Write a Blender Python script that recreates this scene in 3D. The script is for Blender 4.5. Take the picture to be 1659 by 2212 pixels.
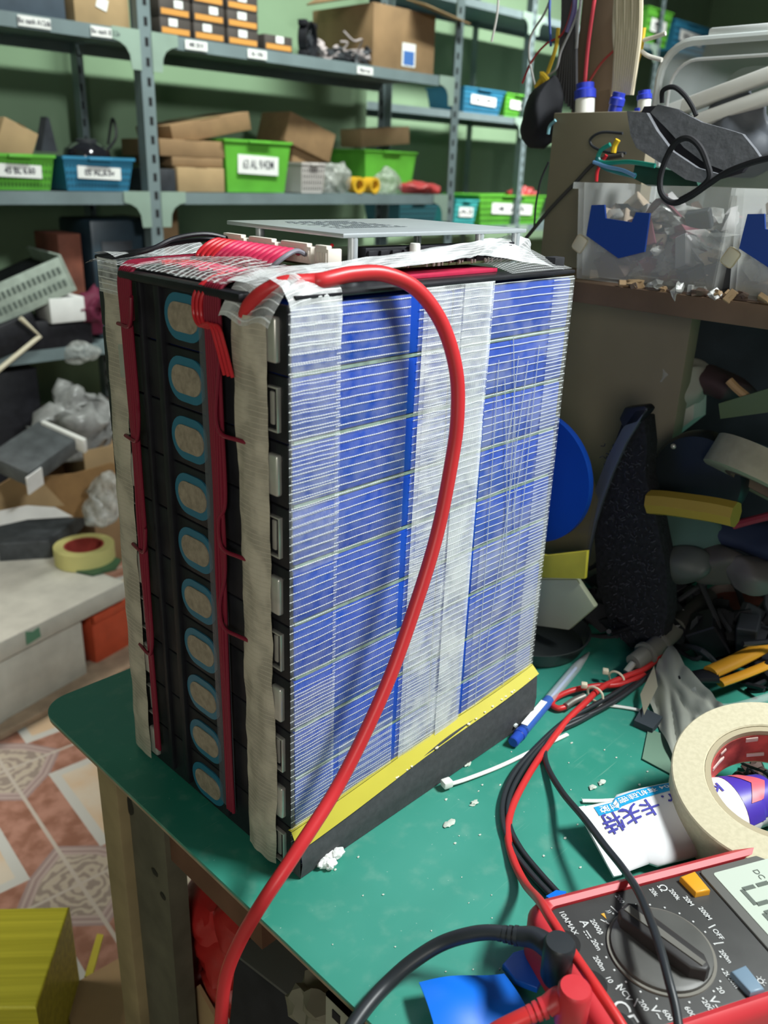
import bpy, bmesh, math, random
from mathutils import Vector, Matrix, Euler, noise
random.seed(7)
PI = math.pi
for o in list(bpy.data.objects): bpy.data.objects.remove(o)
SC = bpy.context.scene
COL = SC.collection
# ------------------------------------------------------------------ camera
YAW, PITCH, ROLL, FP = 0.7675, 0.378, 0.0346, 1851.0
CAM = Vector((-.30204, -.36792, .46708))
_f = Vector((math.cos(YAW)*math.cos(PITCH), math.sin(YAW)*math.cos(PITCH), -math.sin(PITCH)))
_r = Vector((math.sin(YAW), -math.cos(YAW), 0)); _u = _r.cross(_f)
CR = _r*math.cos(ROLL) + _u*math.sin(ROLL); CU = -_r*math.sin(ROLL) + _u*math.cos(ROLL); CF = _f
cd = bpy.data.cameras.new('camera'); cam = bpy.data.objects.new('camera', cd); COL.objects.link(cam)
cam.matrix_world = Matrix.Translation(CAM) @ Matrix((CR, CU, -CF)).transposed().to_4x4()
cd.sensor_fit = 'VERTICAL'; cd.sensor_height = 36; cd.lens = FP/2212*36
cd.clip_start = .01
cd.dof.use_dof = True; cd.dof.focus_distance = .63; cd.dof.aperture_fstop = 8.5
SC.camera = cam
def on(ax, v, x, y):
    """where the sight line through a photo point meets the plane axis=v"""
    d = CF + CR*(x-829.5)/FP - CU*(y-1106)/FP
    return CAM + d*((v-CAM[ax])/d[ax])
# ------------------------------------------------------------------ light
SC.view_settings.view_transform = 'Standard'; SC.view_settings.look = 'None'
SC.view_settings.exposure = 0.0; SC.view_settings.gamma = 1
w = bpy.data.worlds.new('world'); SC.world = w; w.use_nodes = True
w.node_tree.nodes['Background'].inputs[0].default_value = (.80, .92, .90, 1)
w.node_tree.nodes['Background'].inputs[1].default_value = .055
def area(name, loc, target, sx, sy, power, col=(1, 1, 1), spread=180):
    l = bpy.data.lights.new(name, 'AREA'); l.shape = 'RECTANGLE'; l.size = sx; l.size_y = sy
    l.energy = power; l.color = col; l.spread = math.radians(spread)
    o = bpy.data.objects.new(name, l); COL.objects.link(o); o.location = loc
    o.rotation_euler = (Vector(target)-Vector(loc)).to_track_quat('-Z', 'Y').to_euler()
    return o
area('bench_light', (.72, -.85, 1.50), (.2, -.1, .0), .5, .25, 50, (.95, 1, .99))
area('rack_fill', (1.6, 1.0, 2.3), (1.7, 2.4, .5), 1.8, .2, 21, (.92, 1, .93), 75)  # added fill, narrowed to brighten the near rack and its wall
area('rear_rack_fill', (4.2, 1.2, 2.3), (4.1, 2.9, .6), 1.6, .2, 46, (.95, 1, .95), 85)  # added fill for the rear rack, kept off the bench
area('floor_fill', (-.9, 1.6, 1.9), (.15, 1.2, -.75), .5, .3, 3.4, (1, .93, .84), 40)  # added narrow fill that lifts only the floor on the left
area('side_fill', (-1.25, -1.05, .62), (.45, .12, .2), .5, .5, 8, (1, .95, .86))  # added warm fill for the brown panel and the pack's dark side
# ------------------------------------------------------------------ materials
MATS = {}
def mat(name, col, rough=.5, metal=0, var=.0, scale=30, bump=0, alpha=1, spec=.5, trans=0, coat=0, ior=1.45):
    if name in MATS: return MATS[name]
    m = bpy.data.materials.new(name); m.use_nodes = True; nt = m.node_tree
    p = nt.nodes['Principled BSDF']; MATS[name] = m
    c = (*col, 1); p.inputs['Base Color'].default_value = c
    p.inputs['Roughness'].default_value = rough; p.inputs['Metallic'].default_value = metal
    p.inputs['Alpha'].default_value = alpha; p.inputs['Specular IOR Level'].default_value = spec
    p.inputs['Transmission Weight'].default_value = trans; p.inputs['Coat Weight'].default_value = coat
    p.inputs['IOR'].default_value = ior
    if var or bump:
        tc = nt.nodes.new('ShaderNodeTexCoord'); n = nt.nodes.new('ShaderNodeTexNoise')
        n.inputs['Scale'].default_value = scale; n.inputs['Detail'].default_value = 5
        nt.links.new(tc.outputs['Object'], n.inputs['Vector'])
        if var:
            r = nt.nodes.new('ShaderNodeMix'); r.data_type = 'RGBA'
            r.inputs[6].default_value = (*[max(0, x*(1-var)) for x in col], 1)
            r.inputs[7].default_value = (*[min(1, x*(1+var)) for x in col], 1)
            mr = nt.nodes.new('ShaderNodeMapRange'); mr.inputs[1].default_value = .3; mr.inputs[2].default_value = .7
            nt.links.new(n.outputs[0], mr.inputs[0]); nt.links.new(mr.outputs[0], r.inputs[0])
            nt.links.new(r.outputs[2], p.inputs['Base Color'])
        if bump:
            b = nt.nodes.new('ShaderNodeBump'); b.inputs['Strength'].default_value = bump; b.inputs['Distance'].default_value = .002
            nt.links.new(n.outputs[0], b.inputs['Height']); nt.links.new(b.outputs[0], p.inputs['Normal'])
    return m
class N:
    """little helper for node maths"""
    def __init__(s, m): s.nt = m.node_tree
    def val(s, v, sock):
        if isinstance(v, (int, float)): sock.default_value = v
        else: s.nt.links.new(v, sock)
    def m(s, op, a, b=0, c=0):
        n = s.nt.nodes.new('ShaderNodeMath'); n.operation = op
        s.val(a, n.inputs[0]); s.val(b, n.inputs[1]); s.val(c, n.inputs[2]); return n.outputs[0]
    def ss(s, a, lo, hi):
        n = s.nt.nodes.new('ShaderNodeMapRange'); n.interpolation_type = 'SMOOTHSTEP'
        s.val(a, n.inputs[0]); n.inputs[1].default_value = lo; n.inputs[2].default_value = hi; return n.outputs[0]
    def noise(s, vec, scale, detail=3):
        n = s.nt.nodes.new('ShaderNodeTexNoise'); n.inputs['Scale'].default_value = scale; n.inputs['Detail'].default_value = detail
        s.nt.links.new(vec, n.inputs['Vector']); return n.outputs[0]
    def mix(s, f, a, b):
        n = s.nt.nodes.new('ShaderNodeMix'); n.data_type = 'RGBA'; s.val(f, n.inputs[0])
        for v, k in ((a, 6), (b, 7)):
            if isinstance(v, tuple): n.inputs[k].default_value = (*v, 1)
            else: s.nt.links.new(v, n.inputs[k])
        return n.outputs[2]
def fibre(name, col=(.85, .87, .88), pitch=.0055, fine=.00105, bold=.85, thin=.30, base=.07, boldw=.075, hz=0.0, warp=.25, rough=.3):
    """clear filament tape: lengthwise threads every millimetre, thick cross threads"""
    m = bpy.data.materials.new(name); m.use_nodes = True; k = N(m); nt = m.node_tree
    p = nt.nodes['Principled BSDF']; p.inputs['Base Color'].default_value = (*col, 1); p.inputs['Roughness'].default_value = rough
    uv = nt.nodes.new('ShaderNodeUVMap'); sp = nt.nodes.new('ShaderNodeSeparateXYZ'); nt.links.new(uv.outputs[0], sp.inputs[0])
    nz = k.noise(uv.outputs[0], 35, 3); nz2 = k.noise(uv.outputs[0], 120, 3)
    wob = k.m('MULTIPLY', k.m('SUBTRACT', nz, .5), warp)
    u = k.m('ADD', k.m('DIVIDE', sp.outputs[0], fine), k.m('MULTIPLY', wob, 3)); v = k.m('ADD', k.m('DIVIDE', sp.outputs[1], pitch), wob)
    du = k.m('ABSOLUTE', k.m('SUBTRACT', k.m('FRACT', u), .5)); dv = k.m('ABSOLUTE', k.m('SUBTRACT', k.m('FRACT', v), .5))
    a1 = k.m('MULTIPLY', k.m('SUBTRACT', 1, k.ss(du, .12, .26)), k.m('MULTIPLY', k.ss(nz2, .25, .65), thin))
    # twisted look of the thick threads
    tw = k.m('MULTIPLY', k.m('SINE', k.m('MULTIPLY', k.m('ADD', u, k.m('MULTIPLY', v, 3)), 2*PI*.55)), .018)
    a2 = k.m('MULTIPLY', k.m('SUBTRACT', 1, k.ss(k.m('ADD', dv, tw), boldw*.55, boldw*1.5)), bold)
    hzv = k.m('MULTIPLY', k.ss(nz, .42, .62), hz)
    a = k.m('MAXIMUM', k.m('ADD', a1, k.m('ADD', hzv, base)), a2)
    a = k.m('MINIMUM', a, 1)
    nt.links.new(a, p.inputs['Alpha'])
    b = nt.nodes.new('ShaderNodeBump'); b.inputs['Strength'].default_value = .5; b.inputs['Distance'].default_value = .0006
    nt.links.new(k.m('MAXIMUM', a2, a1), b.inputs['Height']); nt.links.new(b.outputs[0], p.inputs['Normal'])
    MATS[name] = m; return m
# ------------------------------------------------------------------ mesh helper
def nvec(p):
    return Vector((noise.noise(p+Vector((9.3, 1.5, .2))), noise.noise(p), noise.noise(p+Vector((1.6, 7.9, 3.1)))))
def smoothpath(pts, n=8):
    P = [Vector(p) for p in pts]
    if len(P) < 3: return P
    Q = [P[0]*2-P[1]] + P + [P[-1]*2-P[-2]]; out = []
    for i in range(1, len(Q)-2):
        a, b, c, d = Q[i-1:i+3]
        for k in range(n):
            t = k/n
            out.append(.5*((2*b)+(c-a)*t+(2*a-5*b+4*c-d)*t*t+(3*b-a-3*c+d)*t**3))
    out.append(P[-1]); return out
def TR(loc=(0, 0, 0), rot=(0, 0, 0)): return Matrix.Translation(loc) @ Euler(rot).to_matrix().to_4x4()
class G:
    def __init__(s): s.bm = bmesh.new(); s.uv = s.bm.loops.layers.uv.new('UVMap'); s.mi = 0
    def _f(s, vs):
        try: f = s.bm.faces.new(vs); f.material_index = s.mi; return f
        except ValueError: return None
    def merge(s, b, M=None):
        if M: bmesh.ops.transform(b, matrix=M, verts=b.verts)
        mp = {v: s.bm.verts.new(v.co) for v in b.verts}
        for f in b.faces: s._f([mp[v] for v in f.verts])
        b.free(); return s
    def box(s, c, size, rot=(0, 0, 0), bev=0, seg=2, M=None, taper=None):
        b = bmesh.new(); bmesh.ops.create_cube(b, size=1)
        for v in b.verts:
            k = taper if (taper and v.co.z < 0) else 1
            v.co = Vector((v.co.x*size[0]*k, v.co.y*size[1]*k, v.co.z*size[2]))
        if bev: bmesh.ops.bevel(b, geom=b.edges[:], offset=bev, segments=seg, affect='EDGES', profile=.5)
        m = TR(c, rot)
        return s.merge(b, (M @ m) if M else m)
    def tube(s, pts, r, seg=10, n=8, smooth=True, caps=True, flat=1.0):
        P = smoothpath(pts, n) if smooth else [Vector(p) for p in pts]
        rr = r if callable(r) else (lambda t: r)
        rings = []; up = None
        for i, p in enumerate(P):
            t = (P[min(i+1, len(P)-1)]-P[max(i-1, 0)]).normalized()
            if up is None:
                up = Vector((0, 0, 1)) if abs(t.z) < .9 else Vector((1, 0, 0))
            a = (up - t*up.dot(t)).normalized(); up = a; b = t.cross(a)
            R_ = rr(i/(len(P)-1))
            rings.append([s.bm.verts.new(p+a*math.cos(2*PI*k/seg)*R_*flat+b*math.sin(2*PI*k/seg)*R_) for k in range(seg)])
        for A, B in zip(rings, rings[1:]):
            for k in range(seg): s._f([A[k], A[(k+1) % seg], B[(k+1) % seg], B[k]])
        if caps: s._f(rings[0][::-1]); s._f(rings[-1])
        return s
    def cyl(s, p0, p1, r, seg=20, r1=None):
        r1 = r if r1 is None else r1
        return s.tube([p0, p1], lambda t: r+(r1-r)*t, seg, smooth=False)
    def lathe(s, prof, seg=32, M=None, closed=False):
        M = M or Matrix(); rings = []
        for (r, z) in prof: rings.append([s.bm.verts.new(M @ Vector((r*math.cos(2*PI*k/seg), r*math.sin(2*PI*k/seg), z))) for k in range(seg)])
        pr = list(zip(rings, rings[1:])) + ([(rings[-1], rings[0])] if closed else [])
        for A, B in pr:
            for k in range(seg): s._f([A[k], A[(k+1) % seg], B[(k+1) % seg], B[k]])
        if not closed:
            if prof[0][0] > 1e-6: s._f(rings[0][::-1])
            if prof[-1][0] > 1e-6: s._f(rings[-1])
        return s
    def prism(s, pts, z0, z1, M=None, bev=0):
        b = bmesh.new(); lo = [b.verts.new((x, y, z0)) for x, y in pts]; f = b.faces.new(lo)
        r = bmesh.ops.extrude_face_region(b, geom=[f])
        for v in r['geom']:
            if isinstance(v, bmesh.types.BMVert): v.co.z = z1
        bmesh.ops.recalc_face_normals(b, faces=b.faces)
        if bev:
            top = [e for e in b.edges if abs(e.verts[0].co.z-z1) < 1e-7 and abs(e.verts[1].co.z-z1) < 1e-7]
            bmesh.ops.bevel(b, geom=top, offset=bev, segments=3, affect='EDGES', profile=.5)
        return s.merge(b, M)
    def grid(s, fn, nu, nv, w=1, l=1, u0=0, v0=0):
        V = [[s.bm.verts.new(fn(i/nu, j/nv)) for j in range(nv+1)] for i in range(nu+1)]
        for i in range(nu):
            for j in range(nv):
                f = s._f([V[i][j], V[i+1][j], V[i+1][j+1], V[i][j+1]])
                if f:
                    for lp, (a, b) in zip(f.loops, ((i, j), (i+1, j), (i+1, j+1), (i, j+1))): lp[s.uv].uv = (u0+a/nu*w, v0+b/nv*l)
        return s
    def ball(s, c, r, sc=(1, 1, 1), sub=2, jit=0, M=None):
        b = bmesh.new(); bmesh.ops.create_icosphere(b, subdivisions=sub, radius=r)
        off = Vector((random.random()*9, random.random()*9, 0))
        for v in b.verts:
            if jit: v.co *= 1+jit*noise.noise(v.co/r*1.7+off)
            v.co = Vector((v.co.x*sc[0], v.co.y*sc[1], v.co.z*sc[2]))
        m = Matrix.Translation(c); return s.merge(b, m @ M if M else m)
    def out(s, name, mats, parent=None, smooth=True, ang=35, recalc=True):
        if recalc: bmesh.ops.recalc_face_normals(s.bm, faces=s.bm.faces)
        me = bpy.data.meshes.new(name); s.bm.to_mesh(me); s.bm.free()
        if not isinstance(mats, (list, tuple)): mats = [mats]
        for m in mats: me.materials.append(m)
        if smooth:
            me.polygons.foreach_set('use_smooth', [True]*len(me.polygons))
            me.set_sharp_from_angle(angle=math.radians(ang))
        o = bpy.data.objects.new(name, me); COL.objects.link(o)
        if parent:
            o.parent = parent
        return o
def tag(o, label, cat, group=None, kind=None):
    o['label'] = label; o['category'] = cat
    if group: o['group'] = group
    if kind: o['kind'] = kind
    return o
def thing(name, label, cat, loc=(0, 0, 0), rot=(0, 0, 0), group=None):
    o = bpy.data.objects.new(name, None); COL.objects.link(o); o.location = loc; o.rotation_euler = rot
    o.empty_display_size = .02
    return tag(o, label, cat, group)
def world_of(o):
    M = Matrix.Translation(o.location) @ o.rotation_euler.to_matrix().to_4x4()
    return (world_of(o.parent) @ M) if o.parent else M
def wpart(g, name, m, parent, **k):
    """mesh drawn in world coordinates, hung under its thing"""
    o = g.out(name, m, None, **k); o.data.transform(world_of(parent).inverted()); o.parent = parent; return o
def struct(o): o['kind'] = 'structure'; return o
def text(s, M, size, m, parent, name='lettering', depth=0, align='CENTER', sx=1, bold=0):
    c = bpy.data.curves.new(name, 'FONT'); c.body = s; c.size = size; c.align_x = align; c.align_y = 'CENTER'
    c.extrude = depth; c.offset = bold; c.resolution_u = 3
    t = bpy.data.objects.new(name, c); COL.objects.link(t)
    me = bpy.data.meshes.new_from_object(t); bpy.data.objects.remove(t); me.name = name
    me.materials.clear(); me.materials.append(m)
    me.transform(M @ Matrix.Diagonal((sx, 1, 1, 1)))
    o = bpy.data.objects.new(name, me); COL.objects.link(o)
    if parent: o.parent = parent
    return o
def copy_tree(o, parent=None):
    c = o.copy(); COL.objects.link(c); c.parent = parent
    for ch in [x for x in COL.objects if x.parent == o]: copy_tree(ch, c)
    return c
def crumple(o, amt, sc, seed=0):
    for v in o.data.vertices: v.co += nvec(v.co*sc+Vector((seed, 0, 0)))*amt
# colours ------------------------------------------------------------
M_blue = mat('cell_blue_wrap', (.010, .06, .42), .3, var=.08, scale=40)
M_black = mat('black_plastic', (.012, .012, .016), .45, var=.3, scale=60, bump=.1)
M_blackm = mat('black_matte', (.018, .018, .022), .8, var=.3, scale=40, bump=.3)
M_dark = mat('dark_charcoal', (.03, .033, .04), .6, var=.4, scale=20)
M_steel = mat('nickel', (.62, .60, .56), .3, .55, var=.1, scale=80)
M_alu = mat('brushed_aluminium', (.58, .63, .66), .38, .45, var=.06, scale=25, bump=.05)
M_white = mat('white_plastic', (.82, .82, .78), .4, var=.04)
M_paper = mat('white_paper', (.80, .80, .78), .8, var=.05)
M_red = mat('red_silicone', (.58, .030, .036), .38, var=.06, scale=15)
M_redw = mat('red_wire', (.55, .02, .03), .35)
M_pink = mat('crimson_wire', (.62, .03, .10), .35)
M_green = mat('green_plastic', (.12, .43, .045), .45, var=.1, scale=15)
M_bblue = mat('blue_bin_plastic', (.035, .21, .36), .45, var=.1, scale=15)
M_card = mat('brown_cardboard', (.26, .16, .08), .85, var=.15, scale=12, bump=.1)
M_card2 = mat('pale_cardboard', (.38, .26, .135), .85, var=.12, scale=12, bump=.1)
M_grey = mat('grey_green_enamel', (.17, .22, .23), .5, var=.12, scale=10)
M_mint = mat('pale_mint_enamel', (.27, .36, .30), .5, var=.1, scale=10)
M_hole = mat('hole_dark', (.01, .01, .012), .9)
M_ink = mat('ink_dark', (.03, .03, .05), .7)
M_yel = mat('yellow_sheet', (.52, .46, .045), .5, var=.08, scale=20)
M_cream = mat('cream_plastic', (.78, .70, .52), .5)
M_clear = mat('clear_plastic', (.75, .80, .82), .12, alpha=.20)
M_clear2 = mat('milky_plastic', (.74, .76, .74), .2, alpha=.25)
M_film = mat('clear_film', (.55, .56, .53), .16, alpha=.45, var=.4, scale=60, bump=.6)
# ------------------------------------------------------------------ room shell
def floor_mat():
    m = bpy.data.materials.new('patterned_floor_tiles'); m.use_nodes = True; k = N(m); nt = m.node_tree
    p = nt.nodes['Principled BSDF']; p.inputs['Roughness'].default_value = .35
    tc = nt.nodes.new('ShaderNodeTexCoord'); mp = nt.nodes.new('ShaderNodeMapping')
    T = .40
    nt.links.new(tc.outputs['Object'], mp.inputs['Vector']); mp.vector_type = 'TEXTURE'
    mp.inputs['Location'].default_value = (.222, 1.235, 0); mp.inputs['Rotation'].default_value = (0, 0, math.radians(-5)); mp.inputs['Scale'].default_value = (T, T, T)
    sp = nt.nodes.new('ShaderNodeSeparateXYZ'); nt.links.new(mp.outputs[0], sp.inputs[0])
    ax = k.m('ABSOLUTE', k.m('SUBTRACT', k.m('FRACT', sp.outputs[0]), .5)); ay = k.m('ABSOLUTE', k.m('SUBTRACT', k.m('FRACT', sp.outputs[1]), .5))
    d = k.m('SUBTRACT', .5, k.m('MAXIMUM', ax, ay)); al = k.m('MINIMUM', ax, ay)
    n1 = k.noise(tc.outputs['Object'], 28, 6); n2 = k.noise(tc.outputs['Object'], 9, 4)
    lim = k.m('ADD', .215, k.m('MULTIPLY', d, .75))
    q = k.m('SUBTRACT', k.m('SUBTRACT', lim, al), .012)                       # >0 inside the trapezoid wedge
    red = k.mix(k.ss(n1, .35, .65), (.22, .10, .065), (.36, .19, .14))
    pink = k.mix(k.ss(k.m('FRACT', k.m('MULTIPLY', q, 28)), .3, .6), (.38, .31, .28), (.27, .20, .19))
    rx = k.m('SUBTRACT', .5, ax); ry = k.m('SUBTRACT', .5, ay)
    rr = k.m('SQRT', k.m('ADD', k.m('MULTIPLY', rx, rx), k.m('MULTIPLY', ry, ry)))
    curl = k.m('SINE', k.m('ADD', k.m('MULTIPLY', rr, 130), k.m('MULTIPLY', k.noise(tc.outputs['Object'], 22, 2), 26)))
    orn = k.mix(k.ss(curl, -.3, .5), (.40, .35, .28), (.24, .20, .17))
    cream = k.mix(k.ss(n2, .35, .65), (.52, .47, .38), (.50, .37, .24))
    band = (.44, .45, .42)
    inner = k.mix(k.m('GREATER_THAN', d, .215), band, cream)
    outer = k.mix(k.m('GREATER_THAN', q, 0), k.mix(k.m('GREATER_THAN', q, -.075), orn, pink), red)
    c = k.mix(k.m('GREATER_THAN', d, .165), outer, k.mix(k.m('GREATER_THAN', q, -.02), k.mix(k.m('GREATER_THAN', q, -.11), inner, pink), inner))
    c = k.mix(k.m('LESS_THAN', d, .009), c, (.42, .38, .33))
    nt.links.new(c, p.inputs['Base Color']); return m
g = G(); g.box((2.5, 1, -.775), (9, 9, .05)); struct(g.out('floor', floor_mat(), smooth=False))
M_wall = mat('green_painted_wall', (.23, .34, .21), .75, var=.06, scale=3)
g = G(); g.box((.4, 2.5, .6), (4.1, .06, 2.75)); struct(g.out('wall_back', M_wall, smooth=False))
g = G(); g.box((4.6, 3.3, .6), (5, .06, 2.75)); struct(g.out('wall_rear', M_wall, smooth=False))
g = G(); g.box((7, .6, .6), (.06, 5.5, 2.75)); struct(g.out('wall_right', M_wall, smooth=False))
g = G(); g.box((-2, .6, .6), (.06, 5.5, 2.75)); struct(g.out('wall_left', M_wall, smooth=False))
# ------------------------------------------------------------------ workbench
def bench():
    t = thing('workbench', 'workbench with scratched green top and pale narrow edge under the battery pack', 'workbench', (.4, 0, -.75))
    m = bpy.data.materials.new('green_mat_top'); m.use_nodes = True; k = N(m); nt = m.node_tree; MATS['green_mat_top'] = m
    p = nt.nodes['Principled BSDF']; p.inputs['Roughness'].default_value = .42
    tc = nt.nodes.new('ShaderNodeTexCoord'); V = tc.outputs['Object']
    n1 = k.noise(V, 5, 4); n2 = k.noise(V, 60, 6); n3 = k.noise(V, 340, 2)
    c = k.mix(k.ss(n1, .3, .7), (.020, .215, .150), (.050, .290, .220))
    c = k.mix(k.m('MULTIPLY', k.ss(n2, .5, .8), .45), c, (.16, .36, .28))
    c = k.mix(k.m('MULTIPLY', k.ss(n3, .735, .77), .6), c, (.45, .60, .52))
    # fine scratches in two directions
    for ang, sc in ((.5, 50), (1.9, 38)):
        mp = nt.nodes.new('ShaderNodeMapping'); mp.inputs['Rotation'].default_value = (0, 0, ang); mp.inputs['Scale'].default_value = (1, 26, 1)
        nt.links.new(V, mp.inputs['Vector']); sn = k.noise(mp.outputs[0], sc*.35, 2)
        c = k.mix(k.m('MULTIPLY', k.ss(sn, .70, .78), .35), c, (.25, .45, .36))
    nt.links.new(c, p.inputs['Base Color']); 
    x0, x1, y0, y1, r = -.042, 1.25, -.95, .318, .028
    pts = [(x0, y0), (x1, y0), (x1, y1)] + [(x0+r-math.sin(a)*r, y1-r+math.cos(a)*r) for a in [i*PI/16 for i in range(9)]]
    wpart(G().prism(pts, -.0025, 0), 'green_top', m, t, smooth=False)
    wpart(G().prism([(x+(.0 if x > 1 else .0006), y) for x, y in pts], -.0062, -.0025), 'board_edge', mat('chipboard_edge', (.30, .24, .16), .8, var=.2, scale=60), t, smooth=False)
    mo = mat('olive_painted_board', (.105, .10, .07), .8, var=.25, scale=25)
    # blotched leg board and its pale batten
    wpart(G().box((.012, .215, -.378), (.020, .062, .743)), 'leg_board', mo, t)
    for (px, py, a, b) in ((279, 1738, .008, .011), (316, 1742, .005, .006), (335, 1884, .006, .004), (352, 1935, .005, .004), (300, 2040, .002, .003)):
        q = on(0, .002, px, py); wpart(G().ball((.0018, q.y, q.z), 1, (.0010, a, b), 2, .3), 'stain', mat('dark_stain', (.02, .02, .014), .9), t)
    wpart(G().box((.008, .264, -.378), (.034, .036, .743), bev=.002), 'leg_batten', mat('pale_pine', (.30, .235, .125), .75, var=.25, scale=14), t)
    for x, y in ((.05, -.85), (1.18, -.85), (1.18, .26)):
        wpart(G().box((x, y, -.378), (.05, .05, .743), bev=.002), 'leg', MATS['pale_pine'], t)
    wpart(G().box((.014, .117, -.064), (.014, .134, .114)), 'under_panel', mat('reddish_board', (.13, .062, .035), .8, var=.2, scale=20), t)
    # slotted steel angle under the front edge
    g = G(); g.box((-.024, -.33, -.0135), (.034, .5, .003)); g.box((-.0395, -.33, -.032), (.003, .5, .04))
    g.mi = 1
    for i in range(34):
        g.box((-.0413, -.09-i*.0145, -.024), (.0008, .007, .007), bev=.0)
    wpart(g, 'slotted_angle', [mat('pale_angle', (.28, .29, .23), .6, var=.1), M_hole], t)
bench()
# ------------------------------------------------------------------ battery pack
PH, PL, PW = .40, .276, .2077
def battery():
    t = thing('battery_pack', 'tall battery pack of stacked blue cells wrapped in clear filament tape', 'battery', (PL/2, PW/2, 0))
    W = lambda g, n, m, par=t, **k: wpart(g, n, m, par, **k)
    vent_blue = mat('vent_ring_blue', (.025, .15, .24), .3, coat=.3)
    vent_in = mat('vent_centre', (.30, .25, .19), .5, var=.2, scale=200, bump=.4)
    seamm = mat('grey_green_spacer', (.22, .32, .26), .6, var=.3, scale=150)
    def stad(g, cy, cz, a, b, x0, x1):      # stadium outline on the x=const face
        r = b; pts = []
        for k in range(13): an = -PI/2+PI*k/12; pts.append((a-r+math.cos(an)*r, math.sin(an)*r))
        for k in range(13): an = PI/2+PI*k/12; pts.append((-(a-r)+math.cos(an)*r, math.sin(an)*r))
        M = Matrix(((0, 0, 1, 0), (1, 0, 0, cy), (0, 1, 0, cz), (0, 0, 0, 1)))
        g.prism(pts, x1, x0, M)
    for col in (1, 0):
        for k in range(10):
            zc = .0202+.0398*k; x0 = .001 if col == 0 else .1385
            c = G(); c.box((x0+.0685, PW/2, zc), (.137, PW, .0374), bev=.0022, seg=2)
            cell = W(c, 'cell', M_blue)
            if col: continue
            W(G().box((-.0006, PW/2, zc), (.0034, PW+.0006, .0392), bev=.0016), 'top_cover', M_black, cell)
            g = G(); stad(g, .1, zc, .0215, .0148, -.0034, -.0002); W(g, 'vent_ring', vent_blue, cell)
            g = G(); stad(g, .1, zc, .0165, .0092, -.0042, -.003); W(g, 'vent_centre', vent_in, cell)
            for yy in (.0110, .1760):
                g = G()
                if (k % 2 == 1) == (yy < .1):
                    g.box((-.0035, yy, zc), (.005, .0105, .026), bev=.0018, seg=3)
                else:
                    for dz in (-.0135, .0135): g.box((-.0030, yy, zc+dz*.95), (.004, .0105, .0012), bev=.0004)
                    g.box((-.0030, yy-.0047, zc), (.004, .0012, .0268), bev=.0004)
                    g.box((-.0018, yy+.002, zc), (.003, .004, .020), bev=.001)
                W(g, 'terminal', M_steel, cell)
    g = G()
    for k in range(1, 10): g.box((PL/2, PW/2, .0003+.0398*k), (.270, PW-.0015, .0020))
    W(g, 'spacer_sheets', seamm)
    W(G().box((.1385, PW/2, .199), (.002, PW-.003, .392)), 'divider', M_blackm)
    # black rails on the terminal side
    for a, b, d in ((.0215, .028, .006), (.0715, .0775, .0050), (.1235, .130, .006), (.147, .1515, .0045), (.1885, .192, .0022)):
        W(G().box((-.003, (a+b)/2, .203), (d, b-a, .392), bev=.001), 'holder_rail', M_black)
    W(G().box((-.0045, .100, .3985), (.011, .135, .006), bev=.0025), 'holder_rail', M_black)
    # strip of clear tape down the inner side, half glossy
    g = G(); g.grid(lambda s, u: Vector((-.0062-.0012*math.sin(s*PI), .060+.0195*s, .02+.36*u)), 4, 20, .02, .36)
    W(g, 'clear_strip', mat('smoky_clear_strip', (.14, .14, .17), .2, alpha=.55, bump=.3, scale=40))
    # top boards
    W(G().box((PL/2+.002, PW/2-.001, .4015), (PL-.002, PW+.001, .0025), bev=.0006), 'top_board', mat('black_fibre_board', (.02, .02, .024), .3, var=.3, scale=50, bump=.2))
    W(G().box((.155, .040, .4042), (.105, .042, .0028), bev=.0005), 'red_fibre_board', mat('crimson_board', (.50, .02, .07), .5, var=.15, scale=60))
    W(G().box((.268, .012, .4065), (.013, .010, .010), bev=.001), 'corner_clip', M_blackm)
    # base: yellow sheet strip and black foam foot
    g = G()
    def yf(s, u): x = -.004+s*(PL+.005); return Vector((x, -.0096*(1-u)-.0022*u-.001*math.sin(s*9), .0275+.0235*s+u*(.0125-.0065*s)+.0008*math.sin(s*7)))
    g.grid(yf, 30, 3); g.grid(lambda s, u: yf(s, 1)+Vector((0, u*.0035, .0005*(1-u))), 30, 2)
    W(g, 'yellow_strip', M_yel)
    g = G(); g.grid(lambda s, u: Vector((-.001+s*(PL+.002), -.0102+.0022*abs(u-.5)*2, .001+u*(.0275+.0235*s+.0008*math.sin(s*14)))), 40, 6)
    g.grid(lambda s, u: Vector((-.001+s*(PL+.002), -.008+u*.009, .0285+.0235*s+.0008*math.sin(s*14))), 40, 1)
    g.box((PL/2, PW/2-.002, .0006), (PL, PW+.010, .0012))
    for x in (-.001, PL+.001): g.grid(lambda s, u, x=x: Vector((x, -.008+s*.009, .001+u*.02)), 2, 2)
    W(g, 'foam_foot', mat('black_foam', (.055, .058, .062), .85, var=.15, scale=200, bump=.15))
    g = G()
    for k in range(16):
        s = random.uniform(.3, .97); g.ball((s*PL, -.0090, .0288+.0235*s), random.uniform(.0006, .0014), (1.4, 1, .7), 1, .3)
    W(g, 'foam_crumbs', M_cream)['kind'] = 'stuff'
    # ---- filament tape on the blue side
    F1 = fibre('filament_single', thin=.24, base=.01, hz=.03, bold=.8, boldw=.06)
    F2 = fibre('filament_second', thin=.25, base=.02, hz=.08, pitch=.0057, warp=.5, bold=.7, boldw=.055)
    F3 = fibre('filament_dense', thin=.40, base=.16, hz=.34, pitch=.0052, warp=.6)
    F4 = fibre('filament_rear', thin=.08, base=.04, hz=.12, bold=.8, boldw=.065, pitch=.0056, warp=.3)
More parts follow.
